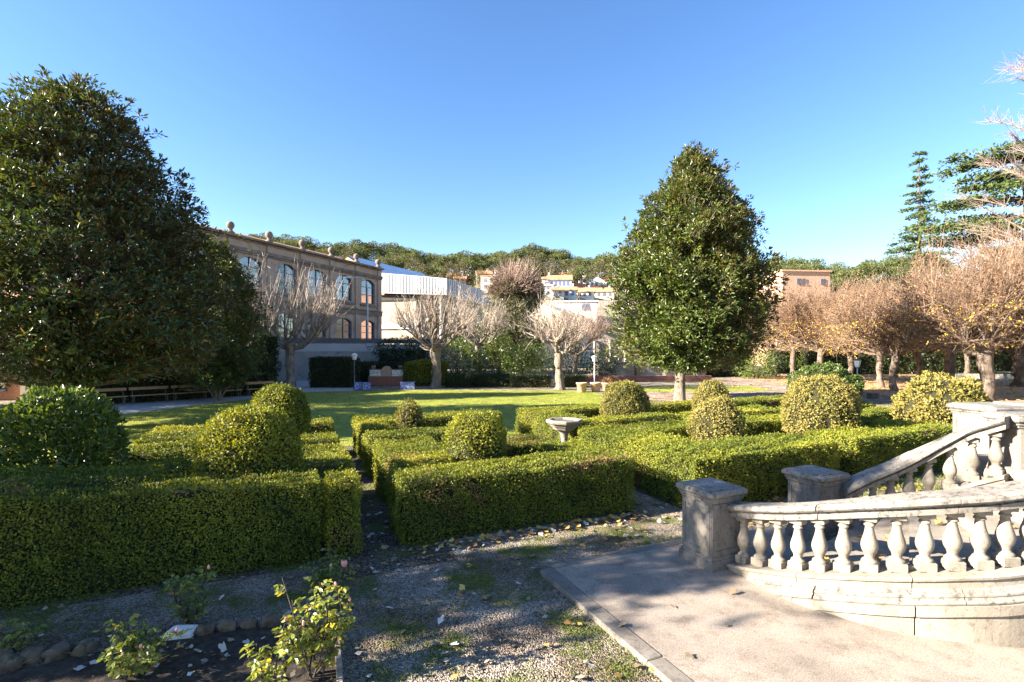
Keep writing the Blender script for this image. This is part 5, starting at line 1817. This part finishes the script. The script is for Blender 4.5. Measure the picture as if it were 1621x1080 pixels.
hs(939, 457, 33, 10, 'h_white', 'wide house showing its brown gable to the garden', -.05, 'front', 'cornice', 4)
hs(914, 462, 20, 8, 'h_cream', 'small orange roofed house below the wide gable', .2, 'gable', nwin=2)
hs(958, 472, 30, 9, 'h_cream', 'cream house at the right end of the lower row', -.3, 'gable', nwin=3)
hs(968, 455, 22, 10, 'h_white', 'white house at the top right of the village', -.2, 'gable', nwin=2)
hs(985, 466, 24, 12, 'h_pink', 'pink house partly behind the tall green magnolia', -.2, 'gable', nwin=2)
hs(896, 444, 17, 8, 'h_cream', 'small cream house above the lilac one, close to the wood', .1, 'gable', nwin=2)
hs(921, 446, 15, 8, 'h_white', 'little white house above the wide gabled house', -.3, 'front', nwin=1)
hs(948, 464, 16, 7, 'h_white', 'small white house squeezed between the gable and the cream house', .15, 'gable', nwin=2)
hs(866, 451, 13, 9, 'h_white', 'narrow white house at the edge of the brown topped tree', -.2, 'gable', nwin=1, rows=2)
hs(728, 451, 18, 9, 'h_pink', 'small pink house just above the end of the white hall', .1, 'gable', nwin=2)
hs(756, 430, 14, 8, 'h_cream', 'little cream house highest on the slope at left', .2, 'gable', nwin=2)
hs(793, 446, 16, 10, 'h_white', 'white house left of the brown topped tree', -.1, 'gable', nwin=2)
hs(845, 462, 22, 12, 'h_cream', 'cream house behind the ivy clad tree', .1, 'gable', nwin=2)

# white workshop with cream side building in front of the village
p = up(912, 92)
house('workshop_building', tuple(p), 7.0, 9, zat(482, 92), -.12, 'h_white', 'white workshop building with a flat top below the village', 'flat', 'h_white', [(1.6, zat(489, 92), 1.3, .9)], chim=False, extra=0, group=None)
p = up(884, 86)
house('workshop_building', tuple(p), 6.0, 12, zat(500, 86), -.5, 'h_cream', 'cream shed with mono slope roof left of the white workshop', 'front', 'h_grey', [], .2, False, extra=0, group=None, eave=.1)
mb = MB(); a, b_ = up(855, 98), up(1010, 98)
mb.box(((a[0] + b_[0]) / 2, 98, zat(476, 98) / 2), (b_[0] - a[0], .6, zat(476, 98)))
tag(mb.build('terrace_wall', M['stone_far']), 'long ochre terrace wall below the village houses', 'wall')
# salmon coloured block on the right
p = up(1275, 92)
zt = zat(437, 92)
house('apartment_block', (p[0] - 3.2, p[1], 0), 8.6, 10, zt, .1, 'salmon', 'salmon coloured apartment block between magnolia and grove', 'flat', 'salmon', [(-1.4, zt - 1.6, .7, .8), (-.4, zt - 1.6, .7, .8), (-3, zt - 4.4, .8, 1.3), (.6, zt - 4.6, .8, 1.3), (3, zt - 1.6, .8, .8), (-3, zt - 8, .8, 1.3), (1.4, zt - 8, .8, 1.3)], chim=False, extra=0, group=None, win='shutter')

# villa behind the tall magnolia, with terrace wall, steps and brick kerb
p = up(1035, 56)
root = empty('stone_villa', (p[0], p[1], 0), 'old stone villa with tall narrow windows half hidden behind the magnolia', 'building', None, .06)
mb = MB()
xs_ = [-6.6, -4.9, -3.2, -1.5, .2, 1.9, 3.6, 5.3, 7.0]
wv = []
for k in range(len(xs_) - 1):
    xc = (xs_[k] + xs_[k + 1]) / 2
    if k % 2 == 1 or k == 2:
        w_ = [(xc, 1.0, 1.6, 4.0, .25)]
    else:
        w_ = []
    wall_bay(mb, xs_[k], xs_[k + 1], 0, 5.2, w_); wv += w_
mb.build('wall', M['stone_far'], root)
for (xc, w_, zb, zt, r_) in wv:
    f = MB(); f.box((xc, .25, (zb + zt) / 2), (w_ + .1, .05, zt - zb + .1)); fo = f.build('window', M['shutter'], root)
    g_ = MB()
    for dx in (-.26, .26): g_.box((xc + dx, .215, (zb + zt) / 2), (.4, .02, zt - zb - .2))
    g_.build('pane', M['glass'], fo)
mb = MB()
for x in xs_:
    mb.lathe([(.22, 1.5), (.2, 1.6), (.16, 1.7), (.14, 3.6), (.2, 3.75), (.24, 3.9)], (x, -.25, 0), 10)
mb.build('column', M['stone_far'], root)
mb = MB(); mb.box((.2, -.1, 5.3), (14.2, .8, .3)); mb.box((.2, 3, 5.55), (14.4, 7, .2)); mb.build('roof', M['cornice'], root)

a, b_ = up(950, 50.5), up(1117, 51.5)
Lw = float(np.linalg.norm(b_ - a))
root = empty('terrace_wall', tuple((a + b_) / 2), 'weathered terrace wall with a curved stone seat before the villa', 'wall', None, math.atan2(b_[1] - a[1], b_[0] - a[0]))
mb = MB(); mb.box((0, .3, .75), (Lw, .6, 1.5)); mb.box((0, .25, 1.54), (Lw + .1, .8, .1)); mb.box((0, -.35, .12), (Lw, .7, .24)); mb.build('wall', M['stone_far'], root)
mb = MB()
for (x, s) in ((.9, 1), (2.6, -1)):
    P = [(x, z) for x, z in [(0, .24), (1.3 * s, .24), (1.3 * s, .5), (.9 * s, .62), (.55 * s, .95), (.35 * s, 1.45), (.15 * s, 1.62), (0, 1.66)]]
    n = len(P)
    mb.add([(x + a, -.9, b) for a, b in P] + [(x + a, -.02, b) for a, b in P], [tuple(range(n)), tuple(range(n, 2 * n))[::-1]] + [(i, n + i, n + (i + 1) % n, (i + 1) % n) for i in range(n)])
mb.build('scroll', M['stone_far'], root)
mb = MB(); mb.lathe([(.2, 1.59), (.3, 1.7), (.36, 2.0), (.3, 2.05), (.02, 2.05)], (4.3, .2, 0), 12); mb.build('urn', M['stone_far'], root)
a, b_ = up(898, 44.5), up(1125, 46)
mb = MB(); mb.bbox(tuple((a + b_) / 2 + np.array([0, 0, .22])), (float(np.linalg.norm(b_ - a)), .4, .5), math.atan2(b_[1] - a[1], b_[0] - a[0]), .02)
tag(mb.build('brick_kerb_wall', M['brick_dark']), 'low dark brick wall in front of the villa terrace', 'wall')
bush('climbing_plant', up(1008, 49.6), 1.3, .9, 'pale climbing plant spilling over the villa terrace wall', 'box_dry', n=700, ln=.16, zc=1.5, seed=15.0, vs=.1)
bush('olive_tree_crown', up(975, 52.5), 2.4, 2.3, 'rusty leaved tree left of the villa windows', 'twig_pink', n=1400, ln=.22, zc=4.2, seed=16.0, cat='tree', wr=.25)

# brick house at the left edge
p = up(20, 31)
root = house('brick_house', (p[0], p[1], 0), 17, 8, 4.6, .18, 'brick', 'orange brick house glimpsed under the huge magnolia', 'gable', 'roof_tile', [(1.6, 1.55, 1.5, 1.9), (6.2, 1.6, 1.2, 1.9), (-3, 1.6, 1.2, 1.9)], extra=0, group=None, win='shutter')
for x in (.3, 3.4, 7.8):
    mb = MB(); mb.box((x, -4.12, 2.0), (.38, .24, 4.0)); mb.build('pilaster', M['h_cream'], root)
for x, w_ in ((1.55, .08), (.86, .12), (2.34, .12)):
    mb = MB(); mb.box((x, -4.13, 1.6), (w_, .12, 1.8)); mb.build('mullion', M['h_cream'], root)

# ------------------------------------------------------------------ foreground: rose bed, stones, litter
def rose_bush(loc, h, label, seed, nst=7, spread=.3, nleaf=420, lean=0.0, buds=3, tint=0.0):
    global rng
    old = rng; rng = np.random.default_rng(seed)
    root = empty('rose_bush', tuple(loc), label, 'rose bush')
    t, f = MB(), MB()
    C, D, tips = [], [], []
    for i in range(nst):
        a = 2 * pi * i / nst + rng.normal() * .4
        e = np.array([math.cos(a) * spread * rng.uniform(.4, 1.2) + lean, math.sin(a) * spread * rng.uniform(.4, 1.1), h * rng.uniform(.55, 1.02)])
        c = limb_curve(np.array([rng.normal() * .03, rng.normal() * .03, 0]), e, .05, .08, 8)
        t.tube(c, np.linspace(.009, .003, 8), 5)
        tips.append(e)
        for j in range(int(nleaf / nst / 5)):
            s_ = rng.uniform(.25, 1.0)
            b = np.array([np.interp(s_, np.linspace(0, 1, 8), c[:, q]) for q in range(3)])
            dv = rng.normal(size=3); dv[2] = abs(dv[2]) * .3; dv /= np.linalg.norm(dv)
            st = rng.uniform(.05, .12)
            t.tube([b, b + dv * st], [.002, .0015], 3, cap=False)
            ax_ = dv * np.array([1, 1, .3])
            sd = np.cross(ax_, [0, 0, 1.0]); sd /= np.linalg.norm(sd) + 1e-6
            for (o, dd) in ((1, ax_), (.85, ax_ * .3 + sd), (.85, ax_ * .3 - sd), (.5, ax_ * .3 + sd), (.5, ax_ * .3 - sd)):
                C.append(b + dv * st * o); D.append(dd + np.array([0, 0, -.35]) + rng.normal(size=3) * .22)
    C, D = np.array(C), np.array(D)
    k = len(C)
    f.leaves(C, D, rng.uniform(.035, .06, k), rng.uniform(.024, .038, k), np.clip(rng.normal(.5 + tint, .2, k), 0, 1), 0, .16, True)
    t.build('stem', M['bark_dark'], root); f.build('foliage', M['rose'], root)
    for i in range(buds):
        bd = MB()
        e = tips[i]
        for q in range(3):
            bd.lathe([(.003, -.008), (.008, 0), (.010, .008), (.007, .018), (.003, .022)], e + rng.normal(size=3) * .003 + np.array([0, 0, .004 * q]), 7)
        bd.build('bud', M['rose_pink'], root)
    rng = old
    return root


rose_bush(gp(500, 1072), .86, 'tall sunlit rose bush with yellowish leaves at the end of the bed', 81, 9, .25, 760, 0, 2, .15)
rose_bush(gp(440, 1100) + np.array([0, 0, 0]), .5, 'small rose bush low at the bottom edge beside the tall one', 82, 6, .2, 340, 0, 2, .12)
rose_bush(gp(205, 1075), .5, 'spreading rose bush with glossy leaves left of the white stone', 83, 8, .34, 620, .08, 2, .05)
rose_bush(gp(300, 990), .62, 'shaded bluish rose bush in front of the long hedge', 84, 7, .22, 420, .05, 2, -.2)
rose_bush(gp(20, 1035), .3, 'small shaded rose seedling at the bottom left corner', 85, 5, .18, 220, 0, 0, -.2)
rose_bush(gp(515, 935), .45, 'dark leafy rose bush behind the tall sunlit one', 86, 6, .25, 380, 0, 1, -.2)
# pink rose beside it
p = gp(545, 945)
root = empty('pink_rose', tuple(p), 'single pink rose bloom on a thin stem before the long hedge', 'rose')
zt = zat(893, p[1])
mb = MB(); mb.tube([(0, 0, 0), (.01, .02, zt * .5), (0, 0, zt - .03)], [.006, .005, .004], 5); mb.build('stem', M['bark_dark'], root)
mb = MB()
for q in range(6):
    a = q * 1.05
    mb.lathe([(.006, -.03), (.022, -.015), (.028, .01), (.022, .035), (.012, .042)], (.008 * math.cos(a), .008 * math.sin(a), zt), 8)
mb.build('bloom', M['rose_pink'], root)
mb = MB(); k = 60; cc = rng.normal(size=(k, 3)) * np.array([.08, .08, .1]) + np.array([0, 0, zt * .55]); mb.leaves(cc, rng.normal(size=(k, 3)), .05, .03, rng.random(k) * .5, 0, .15, True); mb.build('foliage', M['rose'], root)

def field_stone(p, sx, sy, sz, rz_, label, mat='field_stone', seed=0, group='stones edging the rose bed'):
    mb = MB()
    n, k = 12, 8
    P = []
    for i in range(k + 1):
        ph = -pi / 2 + pi * i / k
        for j in range(n):
            th = 2 * pi * j / n
            q = np.array([math.cos(ph) * math.cos(th), math.cos(ph) * math.sin(th), math.sin(ph)])
            q = np.sign(q) * np.abs(q) ** .72
            s_ = 1 +   .24 * float(noise3(q * 1.5, 1.6, seed * 3.1)) + .08 * float(noise3(q, 5, seed))
            P.append(q * s_ * np.array([sx, sy, sz]))
    Fq = [(i * n + j, i * n + (j + 1) % n, (i + 1) * n + (j + 1) % n, (i + 1) * n + j) for i in range(k) for j in range(n)]
    mb.add(np.array(P) + np.array([0, 0, sz * .45]), Fq, 0, .5, True)
    o = mb.build('edging_stone' if mat == 'field_stone' else 'white_stone', M[mat])
    o.location = tuple(p); o.rotation_euler = (0, 0, rz_)
    return tag(o, label, 'stone', group)

SLB = ('rounded brown edging stone at the left edge of the bed', 'flat brown edging stone second from the left edge', 'squarish edging stone just left of the spreading rose bush', 'edging stone under the spreading rose bush')
for i, (u, v, s) in enumerate(((15, 1058, .105), (52, 1045, .11), (92, 1040, .105), (135, 1032, .10))):
    field_stone(gp(u, v), s * .95, s * .68, s * .66, .3 + .35 * i, SLB[i], seed=i + 1)
for i, (u, v, s, lb) in enumerate(((325, 1003, .08, 'small arched edging stone right beside the white stone'), (360, 997, .085, 'arched edging stone second right of the white stone'), (394, 993, .08, 'arched edging stone midway between white stone and tall rose'), (428, 990, .085, 'last edging stone before the tall sunlit rose bush'))):
    field_stone(gp(u, v), s, s * .6, s * .75, .2, lb, seed=i + 11)
p = gp(284, 1008)
mb = MB()
mb.prism([(-.13, -.07), (.12, -.05), (.14, .06), (-.07, .075)], 0, [.05, .045, .07, .075])
o = mb.build('white_stone', M['white_stone']); o.location = tuple(p); o.rotation_euler = (0, 0, .15)
tag(o, 'flat broken white stone slab at the edge of the rose bed', 'stone')
mb = MB()
a, b_ = gp(533, 1003), gp(541, 1140)
c = (a + b_) / 2
mb.bbox((c[0], c[1], .035), (float(np.linalg.norm(b_ - a)), .045, .09), math.atan2(b_[1] - a[1], b_[0] - a[0]), .005)
tag(mb.build('edging_board', M['wood_edge']), 'weathered plank edging the right side of the rose bed', 'board')


def litter(name, pts, size, mat, label, vr=(0, 1), flat=.25):
    pts = np.asarray(pts, float)
    k = len(pts)
    d = rng.normal(size=(k, 3)) * np.array([1, 1, flat])
    mb = MB()
    # five lobed flat leaves lying on the ground
    s = rng.uniform(*size, k)
    ang = rng.random(k) * 2 * pi
    tx, ty = rng.normal(size=k) * flat, rng.normal(size=k) * flat
    sh = np.array([(0, -.5), (.32, -.22), (.5, .05), (.24, .12), (.2, .42), (0, .55), (-.2, .42), (-.24, .12), (-.5, .05), (-.32, -.22)])
    x = sh[None, :, 0] * rng.uniform(.8, 1.2, (k, 1)); y = sh[None, :, 1] * rng.uniform(.8, 1.2, (k, 1))
    X = (x * np.cos(ang)[:, None] - y * np.sin(ang)[:, None]) * s[:, None]
    Y = (x * np.sin(ang)[:, None] + y * np.cos(ang)[:, None]) * s[:, None]
    Z = X * tx[:, None] + Y * ty[:, None]
    Z = Z - Z.min(1)[:, None] + .012 + .25 * s[:, None] * (x ** 2)
    P = np.stack([pts[:, 0:1] + X, pts[:, 1:2] + Y, pts[:, 2:3] + Z], -1)
    mb.add(P.reshape(-1, 3), np.arange(k * 10).reshape(-1, 10), 0, rng.uniform(vr[0], vr[1], k))
    return tag(mb.build(name, mat), label, None, None, 'stuff')


pts = []
for _ in range(90):    # along the foot of the middle hedge
    t_ = rng.random(); x, y = W(1.5 + 3.9 * t_, 6.78 - abs(rng.normal()) * .22); pts.append((x, y, .01))
for _ in range(150):    # gravel in front
    x, y = W(rng.uniform(.4, 5.2), rng.uniform(3.2, 6.7)); pts.append((x, y, .008))
for _ in range(60):    # lanes
    x, y = W(rng.uniform(.95, 1.45), rng.uniform(6.4, 11)); pts.append((x, y, .01))
for _ in range(80):
    x, y = W(rng.uniform(5.3, 6.15), rng.uniform(6.0, 10)); pts.append((x, y, .01))
for _ in range(160):
    x, y = W(rng.uniform(6.0, 11), rng.uniform(5.4, 6.4)); pts.append((x, y, .01))
for _ in range(60):
    x, y = W(rng.uniform(-4, .5), rng.uniform(5.0, 6.7)); pts.append((x, y, .01))
pts = [p for p in pts if not (inside(np.array([[p[0], p[1]]]), pa)[0])]
litter('fallen_leaves', pts, (.03, .095), M['litter'], 'pale fallen leaves scattered over the gravel and lanes', (.1, 1))
pts = []
for _ in range(150):
    t_ = rng.random(); x, y = W(1.5 + 3.9 * t_, 6.82 - abs(rng.normal()) * .16); pts.append((x, y, .014))
for _ in range(220):
    x, y = W(rng.uniform(6, 12), rng.uniform(5.5, 6.42)); pts.append((x, y, .012))
for _ in range(90):
    x, y = W(rng.uniform(-4, 5), rng.uniform(3.2, 6.7)); pts.append((x, y, .012))
pts = [p for p in pts if not (inside(np.array([[p[0], p[1]]]), pa)[0])]
litter('fallen_leaves', pts, (.04, .10), M['litter_o'], 'brown and orange fallen leaves along the hedge foot')
pts = [(p[0], p[1], .008) for p in (gp(u, v) for u, v in zip(rng.uniform(140, 540, 90), rng.uniform(1000, 1078, 90)))]
litter('fallen_leaves', pts, (.02, .06), M['litter'], 'pale leaf scraps on the dark soil of the rose bed', (0, 1))
pts = [(*gp(u, v)[:2], .05) for u, v in ((1065, 970), (1150, 1000), (1090, 1050), (1220, 985), (985, 1000), (1160, 948))]
litter('fallen_leaves', pts, (.05, .09), M['litter'], 'a few dry leaves lying on the patio', (.2, .6))
pts = []
for _ in range(70):
    k = rng.integers(1, 7); f_ = rng.random()
    a0, b0_ = at_z(OUT, zs[k] + .08), at_z(INN, zs[k] + .08)
    c = a0 + (b0_ - a0) * f_; pts.append((c[0], c[1], zs[k] + .035))
litter('fallen_leaves', pts, (.05, .10), M['litter_o'], 'golden leaves lying on the stair treads', (.3, 1))
pts = [(p[0], p[1], .012) for p in (gp(u, v) for u, v in zip(rng.uniform(480, 1000, 300), 616 + rng.random(300) ** 1.6 * 50)) if p[1] > 15 and (-p[0] * ST + p[1] * CT) > 14.9]
litter('fallen_leaves', pts, (.05, .10), M['litter'], 'pale leaves dotted over the lawn', (.2, .8))
pts = [(x, y, .012) for x, y in zip(rng.uniform(22, 60, 5200), rng.uniform(24, 58, 5200))]
litter('fallen_leaves', pts, (.12, .22), M['litter_o'], 'orange carpet of leaves under the plane trees')
pts = [(*gp(u, v)[:2], .012) for u, v in zip(rng.uniform(1010, 1330, 300), rng.uniform(606, 640, 300))]
litter('fallen_leaves', pts, (.1, .18), M['litter_o'], 'scattered leaves on the gravel square')

# grass and moss tufts in the gravel
def tufts(name, pts, n, h, label, mat='grass_tuft', r=.05):
    pts = np.repeat(np.asarray(pts, float), n, 0)
    k = len(pts)
    c = pts + rng.normal(size=(k, 3)) * np.array([r, r, 0])
    c[:, 2] = .004
    mb = MB()
    mb.leaves(c, rng.normal(size=(k, 3)) * np.array([.5, .5, .1]) + np.array([0, 0, .8]), h * rng.uniform(.5, 1.3, k), h * rng.uniform(.14, .25, k), rng.random(k))
    return tag(mb.build(name, M[mat]), label, None, None, 'stuff')


pts = []
for (u, v, su, sv, n_) in ((700, 1025, 22, 10, 45), (725, 1020, 10, 10, 25), (640, 1010, 45, 18, 30), (920, 1025, 20, 8, 22), (975, 1065, 28, 14, 60), (590, 1068, 22, 12, 50), (940, 960, 20, 6, 18), (900, 870, 60, 8, 50), (1000, 850, 40, 6, 60), (1070, 858, 20, 4, 40), (330, 960, 90, 12, 60), (80, 1000, 70, 14, 50), (620, 960, 50, 14, 30), (760, 905, 70, 14, 40), (1045, 868, 30, 4, 40)):
    for _ in range(n_):
        p = gp(u + rng.normal() * su, v + rng.normal() * sv)
        if not inside(np.array([[p[0], p[1]]]), pa)[0]: pts.append((p[0], p[1], 0))
tufts('grass', pts, 9, .035, 'tufts of moss and grass in the gravel')
pts = [(*W(rng.uniform(6.9, 14), rng.uniform(5.3, 6.3)), 0) for _ in range(240)]
tufts('grass', pts, 12, .07, 'rough grass between hedge and stairs', r=.09)
# blades over the nearer part of the lawn
k = 26000
lp = np.array(lawn_poly[:3] + [tuple(p) for p in pl[::-1]])
lo, hi = lp.min(0), lp.max(0)
c = lo + rng.random((k * 3, 2)) ** np.array([1, 1.6]) * (hi - lo)
c = c[inside(c, [tuple(p) for p in lp])][:k]
tufts('grass', np.column_stack([c, np.zeros(len(c))]), 2, .06, 'short mown blades of the lawn', r=.06)
# gravel pebbles that stand proud near the camera
k = 2600
uv = np.column_stack([rng.uniform(540, 1060, k), rng.uniform(880, 1080, k)])
mb = MB()
tet = np.array([(1, 1, 1), (-1, -1, 1), (-1, 1, -1), (1, -1, -1)]) * .6
oc = np.array([(1, 0, 0), (0, 1, 0), (-1, 0, 0), (0, -1, 0), (0, 0, .8), (0, 0, -.8)])
of = np.array([(0, 1, 4), (1, 2, 4), (2, 3, 4), (3, 0, 4), (1, 0, 5), (2, 1, 5), (3, 2, 5), (0, 3, 5)])
P = []
for (u, v) in uv:
    p = gp(u, v)
    if inside(np.array([[p[0], p[1]]]), pa)[0] or (u < 545 + (v - 1000) * .1 and v > 990): continue
    s_ = rng.uniform(.005, .014)
    a = rng.random() * 6.28
    q = oc * np.array([s_, s_ * rng.uniform(.6, 1), s_ * .7]) * rng.uniform(.8, 1.2, (6, 1))
    q = np.column_stack([q[:, 0] * math.cos(a) - q[:, 1] * math.sin(a), q[:, 0] * math.sin(a) + q[:, 1] * math.cos(a), q[:, 2] + s_ * .4]) + p
    P.append(q)
P = np.array(P)
Fq = (np.arange(len(P))[:, None, None] * 6 + of[None]).reshape(-1, 3)
mb.add(P.reshape(-1, 3), Fq, 0, rng.random(len(Fq)), True)
tag(mb.build('pebbles', M['gravel']), 'loose pebbles on the gravel path', None, None, 'stuff')

# grit crumbs blown on to the patio
P = []
for _ in range(420):
    x, y = W(rng.uniform(3.0, 7), rng.uniform(2.2, 5.3))
    s_ = rng.uniform(.003, .008)
    P.append(oc * np.array([s_, s_ * .8, s_ * .7]) * rng.uniform(.8, 1.2, (6, 1)) + np.array([x, y, .05]))
P = np.array(P)
Fq = (np.arange(len(P))[:, None, None] * 6 + of[None]).reshape(-1, 3)
mb = MB()
mb.add(P.reshape(-1, 3), Fq, 0, .5)
tag(mb.build('pebbles', M['kerb']), 'crumbs of grit lying on the patio', None, None, 'stuff')
